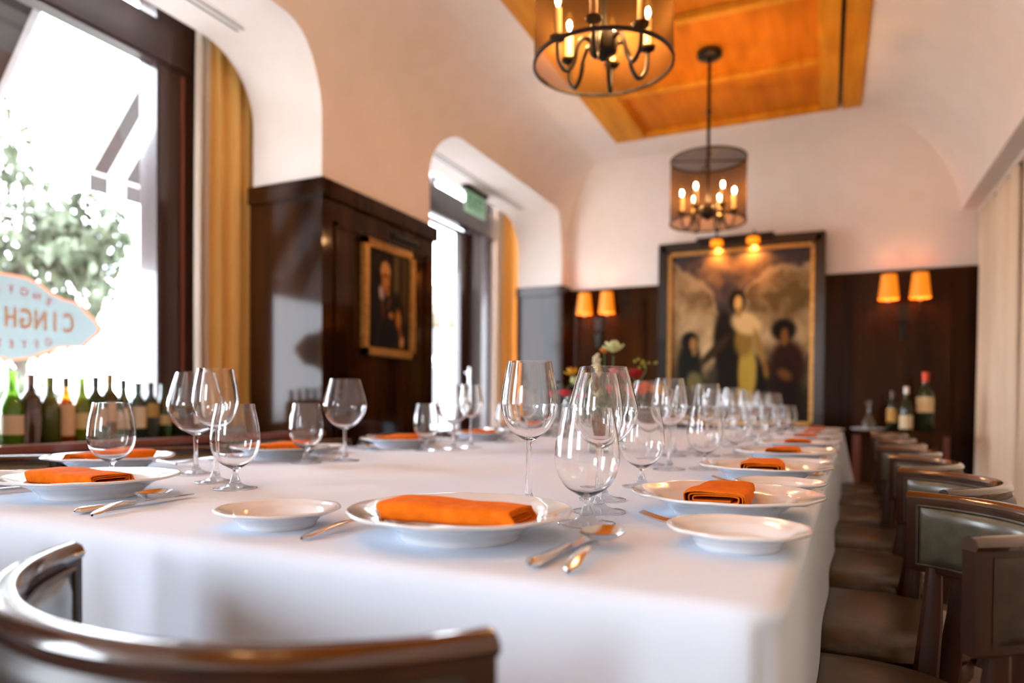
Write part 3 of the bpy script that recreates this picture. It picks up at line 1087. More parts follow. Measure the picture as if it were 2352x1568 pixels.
# a low ironed crease and hem piping live in the mesh below: a hem strip
# ------------------------------------------------------------------ chairs
def make_chair(label):
    t = thing('dining_chair', label, 'chair', (0, 0, 0), 0, 'leather barrel-back chairs round the table')
    a0, a1 = R(-90 - 61), R(-90 + 61)
    z0, z1, r0, r1 = .640, .766, .283, .305
    bm = B()
    arc_band(bm, a0, a1, [(r0, z0), (r0 + .002, z0 - .004), (r1 - .002, z0 - .004), (r1, z0), (r1, z1), (r0, z1)], 36)
    obj('back_frame', bm, M['chair_wood'], t)
    bm = B()
    arc_band(bm, a0 - .004, a1 + .004, [(r0 - .001, z1 - .002), (r0 - .003, z1 + .004), (r0 + .001, z1 + .011), (r0 + .007, z1 + .014), (r1 - .006, z1 + .014), (r1 + .001, z1 + .010), (r1 + .004, z1 + .004), (r1 + .001, z1 - .002)], 40)
    obj('top_rail', bm, M['rail_wood'], t)
    def pad(rb, sgn, ex):
        bm = B()
        aa, ab = a0 + .075, a1 - .075
        zz0, zz1 = z0 + .010, z1 - .010
        def f(s, q):
            a = aa + (ab - aa) * s
            z = zz0 + (zz1 - zz0) * q
            e = min(1, min(s, 1 - s) * 14) ** .5 * min(1, min(q, 1 - q) * 5) ** .5
            r_ = rb + sgn * (.001 + ex * e)
            return (r_ * math.cos(a), r_ * math.sin(a), z)
        grid(bm, 44, 16, f)
        return bm
    p = obj('inner_pad', pad(r0, -1, .014), M['pad_leather'], t)
    def piping(rb):
        bm = B()
        aa, ab = a0 + .072, a1 - .072
        pts = []
        for s in range(41):
            pts.append((aa + (ab - aa) * s / 40, z1 - .010))
        for q in range(1, 8):
            pts.append((ab, z1 - .010 - (z1 - z0 - .02) * q / 8))
        for s in range(41):
            pts.append((ab + (aa - ab) * s / 40, z0 + .010))
        for q in range(1, 9):
            pts.append((aa, z0 + .010 + (z1 - z0 - .02) * q / 8))
        return tube(bm, [(rb * math.cos(a), rb * math.sin(a), z) for a, z in pts], .0028, 6)
    obj('piping', piping(r0 - .004), M['leather'], p)
    obj('outer_pad', pad(r1, 1, .008), M['leather_dark'], t)
    for a in (-90 - 52, -90 - 16, -90 + 16, -90 + 52):
        a = R(a)
        c_, s_ = math.cos(a), math.sin(a)
        bm = tube(B(), [(.262 * c_, .262 * s_, .40), (.285 * c_, .285 * s_, .55), (.292 * c_, .292 * s_, .65)], [.022, .018, .013], 8, .8)
        obj('back_post', bm, M['chair_wood'], t)
    for sx in (-1, 1):
        for sy, yy in ((-1, -.17), (1, .19)):
            bm = tube(B(), [(sx * .19, yy, .42), (sx * .20, yy + sy * .02, .0)], [.021, .014], 8)
            obj('leg', bm, M['chair_wood'], t)
    def seat(zb, zt, rx, ry, bul, n_=2.6):
        bm = B()
        ringz = [(0.0, zb, 0), (.93, zb, 0), (1.0, zb + .012, 0), (1.0, zt - .018, 0), (.97, zt - .006, 0), (.9, zt, .3), (.7, zt, .75), (.4, zt, .95), (.15, zt, 1.0), (0, zt, 1)]
        rs = []
        for fr_, z, bl in ringz:
            ring = []
            for k in range(48):
                a = 2 * PI * k / 48
                ca, sa = math.cos(a), math.sin(a)
                x = rx * math.copysign(abs(ca) ** (2 / n_), ca) * fr_
                y_ = ry * math.copysign(abs(sa) ** (2 / n_), sa) * fr_
                ring.append(bm.verts.new((x, y_ - .005, z + bul * bl)))
            rs.append(ring)
        for a, b in zip(rs[1:-1], rs[2:]):
            for k in range(48):
                j = (k + 1) % 48
                bm.faces.new((a[k], a[j], b[j], b[k]))
        bm.faces.new(rs[1])
        bmesh.ops.remove_doubles(bm, verts=bm.verts, dist=1e-5)
        return bm
    obj('seat_rail', seat(.375, .425, .235, .235, 0), M['chair_wood'], t)
    obj('seat_cushion', seat(.425, .465, .24, .24, .018), M['seat_leather'], t)
    return t
ch = make_chair('leather barrel-back chair in the foreground at the near table end, its back toward the camera')
ch.location = (-.463, .600, 0)
ch.rotation_euler = (0, 0, R(-6.5))
ch.scale = (.94, 1, .988)
ch.location.z = 0
dup(ch, (-1.205, .585, 0), R(4), 'leather chair at the left of the near table end, only its rail tip showing')
ch.scale = (1.05, 1, .988)
words = ['first', 'second', 'third', 'fourth', 'fifth', 'sixth', 'seventh']
RY = [1.08 + .53 * k for k in range(7)]
RX = [-.139 + (y - 1.08) * .028 for y in RY]
jit = [2, 4, -2, 3, -1, 2, 0]
for k in range(7):
    c_ = dup(ch, (RX[k] + .143 + (.02 if k == 1 else 0), RY[k] + .13 - .008 * k + (.012 if k == 2 else 0), 0), R(90 + jit[k]), 'leather barrel-back chair on the right side of the table, %s from the camera' % words[k])
    c_.scale = (.94, 1, .988)
LY = [1.10, 1.55, 2.13, 2.73, 3.33, 3.93]
LX = [-1.54, -1.44, -1.42, -1.40, -1.385, -1.37]
for k in range(6):
    c_ = dup(ch, (LX[k] - .27, LY[k] + (.0 if k else -.09), 0), R(-90 + jit[k]), 'leather barrel-back chair on the window side of the table, %s from the camera' % words[k])
    c_.scale = (.94, 1, .988)

# ------------------------------------------------------------------ tableware
def scallop(a, r, z):
    return 1
def plate_mesh(rad, foot, h, lob=8):
    w_ = rad - foot
    prof = [(0, .004), (foot - .010, .004), (foot - .006, 0), (foot, 0), (foot + .003, .006), (foot + w_ * .14, h * .34), (foot + w_ * .34, h * .60),
            (foot + w_ * .65, h * .80), (rad - .003, h - .003), (rad, h - .0005), (rad - .001, h + .0015), (rad - .005, h + .001),
            (foot + w_ * .65, h * .90), (foot + w_ * .38, h * .74), (foot + w_ * .18, h * .50), (foot + w_ * .06, h * .34), (foot - .006, h * .30), (0, h * .28)]
    pr_ = spline([(r, z, 0) for r, z in prof], 3)
    pp = [(max(p.x, 0), p.y) for p in pr_]
    pp[0] = (0, pp[0][1])
    pp[-1] = (0, pp[-1][1])
    def fr_(a, r, z):
        e = sm(rad * .72, rad, r)
        return 1 + e * .009 * (abs(math.sin(a * lob / 2)) ** .7 - .6)
    def fz_(a, r, z):
        e = sm(rad * .72, rad, r)
        return e * .0004 * math.cos(a * lob)
    bm = lathe(B(), pp, 112, fr=fr_, fz=fz_)
    bmesh.ops.remove_doubles(bm, verts=bm.verts, dist=1e-5)
    return bm
charger = obj('charger_plate', plate_mesh(.139, .075, .0345, 10), M['china'])
bread = obj('bread_plate', plate_mesh(.081, .047, .0240, 8), M['china'])

def stemware(rows, stem_z, foot_r, name, th=.0011):
    """rows: outer bowl (r, z) from stem joint to rim"""
    z0 = rows[0][1]
    foot = [(0, 0), (foot_r - .004, 0), (foot_r - .001, .0006), (foot_r, .0016), (foot_r - .002, .0026), (foot_r * .6, .0048), (foot_r * .3, .0095), (.0085, .017), (.0052, .026)]
    st = [(.0042, (stem_z * .5 + .026 * .5)), (.0046, stem_z)]
    bowl = spline([(r, z, 0) for r, z in rows], 6)
    outer = [(p.x, p.y) for p in spline([(r, z, 0) for r, z in foot], 3)] + st + [(p.x, p.y) for p in bowl]
    outer[0] = (0, 0)
    # inner wall: same curve offset inward
    inner = []
    bl = [(p.x, p.y) for p in bowl]
    for i in range(len(bl) - 1, 0, -1):
        a, b = bl[max(i - 1, 0)], bl[min(i + 1, len(bl) - 1)]
        tx, tz = b[0] - a[0], b[1] - a[1]
        l_ = math.hypot(tx, tz)
        nx, nz = -tz / l_, tx / l_
        zz = i / (len(bl) - 1)
        t_ = th * (1 + 3.0 * (1 - min(1, zz * 3)) ** 2)
        x, z = bl[i][0] + nx * t_, bl[i][1] + nz * t_
        if x < .0035 or z < z0 + .003:
            continue
        inner.append((x, z))
    zb = inner[-1][1] - .0012
    inner.append((0, zb))
    bm = lathe(B(), outer + inner, 56)
    bmesh.ops.remove_doubles(bm, verts=bm.verts, dist=1e-6)
    return obj(name, bm, M['glass'])
g_gob = stemware([(.0052, .036), (.013, .0405), (.028, .050), (.0395, .066), (.0445, .085), (.0445, .100), (.0415, .125), (.037, .146), (.0345, .160)], .034, .040, 'water_goblet')
g_win = stemware([(.0046, .098), (.010, .102), (.022, .111), (.0325, .127), (.0355, .145), (.0345, .165), (.0305, .190), (.0255, .212)], .095, .041, 'wine_glass')
g_bor = stemware([(.0046, .106), (.012, .110), (.026, .120), (.038, .137), (.0440, .158), (.0440, .172), (.0405, .198), (.0345, .230)], .103, .041, 'bordeaux_glass')
g_brg = stemware([(.0046, .088), (.014, .092), (.034, .104), (.052, .126), (.0590, .148), (.0585, .163), (.0500, .195), (.0405, .228)], .085, .041, 'burgundy_glass')

def make_napkin():
    # flattened roll of cloth, long axis x; folds seen at its ends
    pts = []
    turns = 3.1
    n_ = 150
    for i in range(n_):
        s = i / (n_ - 1)
        a = PI * 1.5 - s * turns * 2 * PI
        k = 1 - .80 * s
        ax, az = .043 * (.55 + .45 * k), .0112 * k + .0006
        ca, sa = math.cos(a), math.sin(a)
        y_ = ax * math.copysign(abs(ca) ** .42, ca)
        z = az * math.copysign(abs(sa) ** .45, sa)
        pts.append((y_, z + .0119))
    bm = B()
    nx = 44
    def f(u, v):
        i = u * (n_ - 1)
        y_, z = pts[int(round(i))]
        x = (v - .5) * .176 * (1 - .05 * u)
        hump = 1 + .12 * math.exp(-((v - .30) / .22) ** 2) + .04 * math.sin(v * 9 + 1)
        zz = max(.0012, z * (hump if z > .0119 else 1) + .0010 * noise.noise(Vector((x * 30, y_ * 30, u * 5))))
        wob = .004 * noise.noise(Vector((x * 14, 3 + u * 3, 1)))
        return (x + .004 * math.sin(z * 220 + u * 3), y_ * (1 + .08 * math.sin(v * 4 + .5)) + wob, zz)
    grid(bm, n_, nx, f)
    o = obj('napkin', bm, M['napkin'])
    md = o.modifiers.new('s', 'SOLIDIFY')
    md.thickness = .0016
    return o
nap = make_napkin()

def cutlery_handle(bm, y0, y1, w0, w1, z, arch=.004, th=.0016):
    def f(u, v):
        y_ = y0 + (y1 - y0) * u
        wd = w0 + (w1 - w0) * u
        wd *= min(1, (u * 9 + .05)) ** .5 if u < .12 else 1
        a = v * 2 * PI
        return (wd * math.cos(a), y_, z + arch * math.sin(u * PI) + th * math.sin(a))
    grid(bm, 26, 13, f)
    return bm
def make_spoon():
    t = thing('spoon', '', 'spoon', (0, 0, 0))
    bm = cutlery_handle(B(), 0, .128, .0085, .0032, .003, .007)
    obj('handle', bm, M['steel'], t)
    bm = B()
    for s_, q in ((1, 0), (1, .0011)):
        def f(u, v, q=q):
            a = v * 2 * PI
            y_ = .160 + .037 * u * math.sin(a)
            x = .0235 * u * math.cos(a) * (1 + .12 * math.sin(a) * -1)
            z = .0035 + .0095 * u ** 2.2 - q * (1 - .6 * u)
            return (x, y_, z + .002 * (u * math.sin(a) < -.7))
        grid(bm, 14, 40, f)
    bmesh.ops.remove_doubles(bm, verts=bm.verts, dist=1e-5)
    obj('bowl', bm, M['steel'], t)
    return t
def make_knife():
    t = thing('knife', '', 'knife', (0, 0, 0))
    bm = B()
    def f(u, v):
        a = v * 2 * PI
        wd = (.0095 - .0030 * u) * (1 if u > .1 else (u * 10 + .02) ** .4)
        return (wd * math.cos(a), .095 * u, .006 + .0052 * math.sin(a) * (1 - .15 * u) * (1 if u > .1 else (u * 10 + .02) ** .4))
    grid(bm, 24, 17, f)
    obj('handle', bm, M['steel'], t)
    pts = [(-.0045, .093), (.0055, .093), (.0075, .105), (.0085, .150), (.0078, .185), (.0045, .208), (-.002, .216), (-.0045, .205)]
    bm = B()
    prism(bm, pts, 'z', .0045, .0061)
    obj('blade', bm, M['steel'], t)
    return t
def make_fork():
    t = thing('fork', '', 'fork', (0, 0, 0))
    bm = cutlery_handle(B(), 0, .135, .0085, .0030, .003, .006)
    obj('handle', bm, M['steel'], t)
    bm = B()
    def f(u, v):
        wd = .0032 + .0095 * sm(0, 1, u)
        return ((v - .5) * 2 * wd, .132 + .026 * u, .0045 - .002 * math.sin(u * PI) + .004 * u + .0010)
    grid(bm, 8, 9, f)
    bmesh.ops.solidify(bm, geom=bm.faces[:], thickness=.0018)
    obj('neck', bm, M['steel'], t)
    for k in range(4):
        x = (-.0107 + .00713 * k)
        pts = [(x, .157 + .052 * s, .0085 - .002 * s + .013 * s ** 1.8) for s in (0, .2, .4, .6, .8, .93, 1)]
        obj('tine', tube(B(), pts, [.0021, .0020, .0019, .0018, .0016, .0012, .0006], 7), M['steel'], t)
    return t
spoon, knife, fork = make_spoon(), make_knife(), make_fork()

PROTO = {'charger': charger, 'bread': bread, 'goblet': g_gob, 'wine': g_win, 'bordeaux': g_bor, 'burgundy': g_brg, 'napkin': nap, 'spoon': spoon, 'knife': knife, 'fork': fork}
INFO = {'charger': ('white scalloped charger plate', 'plate', 'charger plates on the white cloth'),
        'bread': ('small white scalloped side plate', 'plate', 'small side plates on the white cloth'),
        'goblet': ('short-stemmed water goblet', 'glass', 'water goblets on the table'),
        'wine': ('slim long-stemmed wine glass', 'glass', 'wine glasses on the table'),
        'bordeaux': ('tall long-stemmed wine glass', 'glass', 'wine glasses on the table'),
        'burgundy': ('big round-bowled wine glass', 'glass', 'wine glasses on the table'),
        'napkin': ('folded orange napkin', 'napkin', 'orange napkins on the plates'),
        'spoon': ('steel spoon', 'spoon', 'spoons on the white cloth'),
        'knife': ('steel knife', 'knife', 'knives on the white cloth'),
        'fork': ('steel fork', 'fork', 'forks on the white cloth')}
used = set()
def put(kind, x, y, z, rz, where, rx=0):
    src = PROTO[kind]
    base, cat, grp = INFO[kind]
    lab = base + ' ' + where
    if kind not in used:
        used.add(kind)
        o = src
        tag(o, lab, cat, grp)
    else:
        o = dup(src, (0, 0, 0), 0, lab, grp)
        o['category'] = cat
    o.location = (x, y, z)
    o.rotation_euler = (rx, 0, rz)
    return o
def setting(cx, cy, phi, where, items):
    c_, s_ = math.cos(phi), math.sin(phi)
    rnd = random.Random(int(abs(cx * 97 + cy * 31) * 100))
    def W(lx, ly):
        return cx + lx * c_ - ly * s_, cy + lx * s_ + ly * c_
    for it in items:
        kind, lx, ly, rot = it[:4]
        z = TZ + (it[4] if len(it) > 4 else 0)
        rx = it[5] if len(it) > 5 else 0
        x, y_ = W(lx, ly)
        o_ = put(kind, x, y_, z, phi + rot, where, rx)
        if kind == 'spoon' and 'foreground' in where:
            o_.scale = (1.08, .86, 1.08)
base_items = lambda j: [('charger', 0, 0, j * .7), ('napkin', .0 + .005 * j, -.004, R(1.5 * j), .0215), ('bread', -.235, -.045, j * .4 + .3)]
silver = lambda j: [('fork', -.152, -.118, R(-1 + j), .0005), ('knife', .150, -.118, R(-1.5 - j), .0), ('spoon', .185, -.125, R(1.5 + j), .0005)]
# near end, right of centre
setting(-.413, .757, 0, 'at the near-end place in front of the foreground chair',
        [('charger', 0, 0, .2), ('napkin', .004, -.014, R(2), .0215), ('bread', -.250, -.046, .3),
         ('fork', -.153, -.112, R(-1), .0005, R(1.2)), ('knife', .146, -.124, R(-3), 0), ('spoon', .188, -.128, R(3), .001, R(2.4)),
         ('goblet', .113, .153, 0), ('wine', .096, .264, 0), ('burgundy', .062, .393, 0), ('bordeaux', -.012, .243, 0)])
# near end, left of centre
setting(-1.160, .795, 0, 'at the left place of the near table end',
        [('charger', 0, 0, .5), ('napkin', .0, -.02, R(-2), .0215), ('fork', -.155, -.12, R(-1), .0005), ('bread', -.262, -.02, 1),
         ('knife', .180, -.150, R(2), 0), ('spoon', .225, -.155, R(17), .001, R(2.2)),
         ('goblet', .145, .180, 0), ('bordeaux', .03, .239, 0), ('burgundy', -.130, .330, 0)])
# right side
for k in range(7):
    j = [0, .8, -.6, 1.1, -.9, .4, -.3][k]
    it = base_items(j) + silver(j)
    it[1] = ('napkin', .0, .004, R(3 * j), .0215)
    if k == 0:
        it += [('goblet', .285, .197, 0)]
    else:
        it += [('goblet', .200, .160, 0), ('bordeaux', .145 + .01 * j, .240, 0), ('burgundy', .262, .315, 0)]
        if k % 2 == 0:
            it += [('wine', .09, .335, 0)]
    setting(RX[k], RY[k], R(90), 'at the %s right-side place from the camera' % words[k], it)
# window side
for k in range(6):
    j = [.5, -.7, .9, -.4, .6, -1][k]
    if k == 0:
        it = [('charger', 0, 0, .5), ('napkin', -.0, .0, R(-2), .0215), ('fork', -.155, -.10, R(-1), .0005), ('knife', .155, -.09, R(-3), 0), ('spoon', .19, -.10, R(2), .001), ('goblet', .14, .20, 0)]
    else:
        it = base_items(j) + silver(j)
        it += [('goblet', .080, .165, 0), ('burgundy', -.020, .215, 0)]
        if k in (2, 4):
            it += [('bordeaux', -.115, .235, 0)]
    setting(LX[k], LY[k], R(-90), 'at the %s window-side place from the camera' % words[k], it)

# ------------------------------------------------------------------ flowers in the middle of the table
FX, FY = -.70, 2.30
vase = thing('flower_vase', 'clear glass vase of mixed flowers standing mid-table', 'vase', (FX, FY, TZ))
bm = lathe(B(), [(0, 0), (.045, 0), (.050, .004), (.052, .10), (.056, .14), (.053, .14), (.049, .10), (.046, .012), (0, .010)], 36)
obj('vase_body', bm, M['glass'], vase)
bm = lathe(B(), [(0, .0125), (.0445, .0125), (.0475, .09), (0, .09)], 30)
obj('water', bm, glassy('water', (.93, 1, .93), 1.33), vase)
def petal(bm, base, dirv, up, ln, wd, curl):
    d = Vector(dirv).normalized()
    s = d.cross(Vector(up)).normalized()
    nrm = s.cross(d)
    def f(u, v):
        ww = wd * math.sin(PI * min(1, .12 + u * .85)) ** .7
        return Vector(base) + d * (ln * u) + s * ((v - .5) * 2 * ww) + nrm * (curl * (u * u) - .35 * wd * (abs(v - .5) * 2) ** 2 * -1)
    grid(bm, 6, 5, f)
def bloom(c, r, kind, rnd):
    bm = B()
    if kind == 'rose':
        for ring, (n_, tilt, ln, wd) in enumerate(((5, 1.25, .62, .36), (7, .95, .80, .42), (8, .60, .92, .46), (9, .25, 1.0, .48))):
            for k in range(n_):
                a = 2 * PI * k / n_ + ring * .5
                d = (math.cos(a) * math.cos(tilt), math.sin(a) * math.cos(tilt), math.sin(tilt))
                base = (c[0] + .08 * r * math.cos(a), c[1] + .08 * r * math.sin(a), c[2] - .35 * r)
                petal(bm, base, d, (0, 0, 1), r * ln, r * wd, r * .45)
        ball(bm, (c[0], c[1], c[2] - .02 * r), r * .42, u=10, v=8)
    elif kind == 'open':
        for k in range(6):
            a = 2 * PI * k / 6 + rnd.random()
            d = (math.cos(a), math.sin(a) * .6 - .4, rnd.uniform(.1, .9))
            petal(bm, c, d, (0, 0, 1), r * 1.1, r * .55, r * .2)
    elif kind == 'spike':
        for k in range(12):
            z = k / 11
            a = k * 2.4
            ball(bm, (c[0] + .35 * r * math.cos(a), c[1] + .35 * r * math.sin(a), c[2] - r * 1.6 + 3.0 * r * z), r * (.55 - .25 * z), u=8, v=6)
    elif kind == 'spray':
        for k in range(11):
            ball(bm, (c[0] + rnd.uniform(-1, 1) * r, c[1] + rnd.uniform(-.8, .8) * r, c[2] + rnd.uniform(-.5, .6) * r), r * .17, u=7, v=5)
    return bm
FL = [('rose', (-.567, 2.29, .972), .042, (.85, .22, .02), 'orange ranunculus at the right of the vase bouquet'),
      ('rose', (-.598, 2.33, 1.022), .036, (.55, .03, .015), 'deep red bloom above the orange ranunculus'),
      ('rose', (-.640, 2.25, .972), .036, (.80, .28, .25), 'salmon pink bloom in the middle of the bouquet'),
      ('rose', (-.645, 2.27, 1.03), .026, (.75, .30, .32), 'small dusty pink bloom beside the red bloom'),
      ('open', (-.668, 2.30, 1.098), .040, (.78, .76, .45), 'pale yellow-white flower at the top of the bouquet'),
      ('spike', (-.727, 2.30, 1.062), .022, (.85, .80, .60), 'cream snapdragon spike standing up left of centre'),
      ('rose', (-.703, 2.31, 1.105), .018, (.80, .35, .05), 'small orange bud behind the snapdragon'),
      ('spray', (-.555, 2.30, 1.06), .034, (.45, .42, .08), 'sprig of yellow-green seed heads at the right'),
      ('open', (-.513, 2.30, .955), .036, (.85, .50, .03), 'yellow tulip leaning out at the far right'),
      ('open', (-.815, 2.30, 1.022), .028, (.85, .52, .03), 'yellow tulip leaning out at the left'),
      ('rose', (-.838, 2.29, .957), .026, (.75, .12, .15), 'hot pink bloom low on the left'),
      ('open', (-.760, 2.20, .985), .032, (.72, .72, .42), 'cream open bloom low in front'),
      ('open', (-.700, 2.22, .945), .034, (.62, .66, .45), 'pale green bloom low in front'),
      ('spray', (-.855, 2.33, .985), .030, (.12, .20, .05), 'dark green berry sprig at the far left')]
stem_m = mat('stem_green', (.06, .14, .03), .6)
rnd = random.Random(4)
for kind, c, r_, col, lab in FL:
    f = thing('flower', lab, 'flower', c, 0, 'flowers in the glass vase')
    obj('bloom', bloom((0, 0, 0), r_, kind, rnd), mat('petal', tuple((c_ ** 1.6) * .8 for c_ in col), .7), f)
    b0 = Vector((FX + rnd.uniform(-.02, .02), FY + rnd.uniform(-.02, .02), TZ + .03)) - Vector(c)
    lip = Vector((FX + (c[0] - FX) * .28, FY + (c[1] - FY) * .28, TZ + .135)) - Vector(c)
    obj('stem', tube(B(), spline([b0, lip, Vector((0, 0, -r_ * .9)) * .9 + lip * .12, Vector((0, 0, -r_ * .3))], 5), .0022, 6), stem_m, f)
bm = B()
for k in range(60):
    a = rnd.uniform(0, 2 * PI)
    rr = rnd.uniform(.02, .15)
    z = rnd.uniform(.12, .22)
    base = Vector((rr * .6 * math.cos(a), rr * .45 * math.sin(a), z))
    petal(bm, base, (math.cos(a), math.sin(a), rnd.uniform(-.3, .7)), (0, 0, 1), rnd.uniform(.04, .075), rnd.uniform(.010, .018), .01)
fol = obj('foliage', bm, noisy(mat('foliage', (.05, .10, .03), .5), 20, (.03, .07, .02), (.09, .15, .04)), vase)

# ------------------------------------------------------------------ wine bottles
def bottle_mesh(h, r, shape):
    if shape == 'burg':
        prof = [(0, .004), (r * .7, .001), (r - .003, 0), (r, .004), (r, h * .46), (r * .93, h * .53), (r * .66, h * .64), (r * .42, h * .74), (r * .36, h * .84), (r * .35, h * .965), (r * .40, h * .967), (r * .40, h * .993), (r * .33, h), (0, h)]
    else:
        prof = [(0, .004), (r * .7, .001), (r - .003, 0), (r, .004), (r, h * .60), (r * .95, h * .65), (r * .60, h * .715), (r * .42, h * .75), (r * .37, h * .80), (r * .36, h * .965), (r * .41, h * .967), (r * .41, h * .993), (r * .34, h), (0, h)]
    return lathe(B(), prof, 28)
def band(r, z0, z1, a0, a1, n_=20):
    bm = B()
    grid(bm, n_, 2, lambda s, t: (r * math.cos(a0 + (a1 - a0) * s), r * math.sin(a0 + (a1 - a0) * s), z0 + (z1 - z0) * t))
    return bm
GL = {}
wine_m = mat('wine', (.012, .010, .004), .5)
amber_m = mat('amber_wine', (.55, .16, .01), .5)
def bglass(col, k, tr_):
    if k not in GL:
        GL[k] = mat('bottle_' + k, col, .06, Transmission_Weight=tr_, IOR=1.45, Coat_Weight=.3)
    return GL[k]
def bottle(x, y, z, h, r, shape, col, k, tr_, lab, label_col=None, lz=(.2, .5), cap=None, face=0, cat='wine bottle', grp='wine bottles on the window sill', rest=''):
    t = thing('wine_bottle', lab, 'bottle', (x, y, z), face, grp)
    obj('bottle_glass', bottle_mesh(h, r, shape), bglass(col, k, tr_), t)
    if tr_ > .3:
        wn_ = lathe(B(), [(0, .005), (r - .005, .005), (r - .003, .009), (r - .003, h * .44), (r * .45, h * .62 if shape == 'burg' else h * .68), (0, h * .66)], 20)
        obj('wine', wn_, wine_m if k != 'amber' else amber_m, t)
    if label_col:
        obj('paper_label', band(r + .0006, h * lz[0], h * lz[1], R(-75), R(75)), mat('label_paper', label_col, .7), t)
    if cap:
        rr = r * .36
        bm = lathe(B(), [(rr + .001, h * .84), (rr + .0012, h * .964), (rr * 1.16, h * .966), (rr * 1.16, h * .996), (rr, h + .001), (0, h + .001)], 20)
        obj('foil_capsule', bm, mat('capsule', cap, .35, .3), t)
    return t
dk = (.02, .035, .01)
WB = [ # y, height, r, shape, colour, key, transmission, label colour, label z, cap, words
    (1.590, .285, .040, 'burg', (.03, .05, .01), 'dark', .25, None, None, None, 'dark burgundy-shaped bottle leftmost on the sill, partly cut off'),
    (1.690, .278, .041, 'burg', (.16, .45, .03), 'green', .55, (.72, .62, .45), (.10, .38), None, 'bright green-necked bottle with large cream label, leftmost whole bottle on the sill'),
    (1.762, .270, .038, 'bord', (.06, .03, .02), 'brown', .3, None, None, (.25, .16, .14), 'dark brown bottle with tan neck, right of the green-necked one'),
    (1.838, .262, .041, 'burg', (.10, .13, .03), 'olive', .35, None, None, (.22, .24, .08), 'unlabelled olive bottle between the brown and the amber bottles'),
    (1.905, .262, .034, 'burg', (.75, .28, .02), 'amber', .85, (.72, .52, .34), (.06, .56), (.10, .08, .04), 'amber bottle with tall tan label and dark capsule'),
    (1.975, .264, .038, 'burg', (.20, .30, .02), 'moss', .45, (.66, .58, .32), (.16, .42), None, 'moss green sloping bottle with low cream label'),
    (2.037, .270, .036, 'bord', dk, 'dark2', .3, (.62, .50, .36), (.2, .5), (.03, .03, .03), 'black-capped bottle next right of the moss green bottle'),
    (2.103, .284, .037, 'bord', (.10, .08, .02), 'umber', .5, (.62, .50, .38), (.25, .55), (.35, .20, .06), 'tall bottle with ochre neck seen through the left water goblet'),
    (2.170, .262, .036, 'burg', dk, 'dark2', .3, (.60, .52, .40), (.15, .45), (.05, .05, .05), 'dark bottle with slim neck right of the ochre-necked bottle'),
    (2.243, .250, .037, 'bord', (.03, .07, .06), 'teal', .35, (.70, .64, .50), (.15, .55), (.06, .09, .09), 'teal-necked bottle with white label near the window post'),
    (2.310, .252, .037, 'bord', (.04, .05, .04), 'slate', .15, (.45, .33, .10), (.35, .6), (.08, .08, .08), 'slate bottle with gold label beside the window post'),
    (2.380, .245, .037, 'burg', dk, 'dark2', .3, (.5, .42, .22), (.2, .4), None, 'dark bottle in the corner of the sill behind the big round glass'),
    (2.450, .235, .036, 'bord', dk, 'dark2', .3, None, None, None, 'last dark bottle on the sill before the curtain')]
for y_, h, r_, sh, col, k, tr_, lc, lz, cap, lab in WB:
    bottle(-2.95, y_, .757, h, r_, sh, col, k, tr_, lab, lc, lz or (.2, .5), cap, R(-28))

# ------------------------------------------------------------------ console table at the far wall
cs = thing('console_table', 'dark reddish wooden console table against the far wall right of the painting', 'console table', (.50, 6.20, 0))
redw = mat('red_wood', (.12, .028, .014), .35, Coat_Weight=.2)
obj('tabletop', box(B(), (-.33, -.30, .70), (.33, .30, .735), .006), M['wood'], cs)
for sx in (-.29, .29):
    for sy in (-.27, .27):
        obj('leg', box(B(), (sx - .02, sy - .02, 0), (sx + .02, sy + .02, .70), .004), redw, cs)
obj('apron', box(B(), (-.29, -.285, .62), (.29, -.265, .70)), M['wood'], cs)
obj('shelf', box(B(), (-.29, -.27, .25), (.29, .27, .27)), M['wood'], cs)
G3 = 'bottles on the console table'
bottle(.445, 6.02, .735, .30, .037, 'bord', dk, 'dark2', .2, 'dark bottle with narrow amber label, leftmost of three on the console', (.55, .33, .08), (.22, .55), (.15, .08, .06), R(-100), grp=G3)
bottle(.535, 5.98, .735, .33, .045, 'burg', dk, 'dark2', .2, 'bottle with white capsule and cream label, middle of three on the console', (.70, .58, .36), (.05, .36), (.75, .68, .6), R(-95), grp=G3)
bottle(.665, 6.05, .735, .44, .058, 'bord', dk, 'dark2', .2, 'large bottle with red capsule and cream label, rightmost on the console', (.72, .55, .28), (.32, .58), (.75, .08, .02), R(-95), grp=G3)
pl_ = obj('white_dish', lathe(B(), [(0, 0), (.10, 0), (.125, .012), (.127, .018), (.12, .018), (.098, .008), (0, .006)], 40), M['china'])
pl_.location = (.285, 5.97, .735)
tag(pl_, 'white dish on the left end of the console table', 'dish')
dec = thing('decanter', 'clear glass decanter standing on the white dish on the console', 'decanter', (.285, 5.97, .7435))
bm = lathe(B(), [(0, .0), (.050, 0), (.056, .01), (.050, .05), (.028, .10), (.017, .13), (.017, .175), (.022, .185), (.019, .185), (.0145, .172), (.0145, .13), (.025, .10), (.046, .05), (.051, .013), (0, .012)], 32)
obj('decanter_body', bm, M['glass'], dec)
ball_bm = ball(B(), (0, 0, .205), .022, u=16, v=12)
obj('stopper', ball_bm, M['glass'], dec)
cf = thing('carafe', 'small clear carafe on the lower shelf of the console', 'carafe', (.36, 5.98, .27))
obj('carafe_body', lathe(B(), [(0, 0), (.04, 0), (.045, .01), (.042, .10), (.02, .16), (.018, .22), (.024, .24), (.021, .24), (.015, .22), (.017, .16), (.038, .10), (.041, .013), (0, .012)], 28), M['glass'], cf)

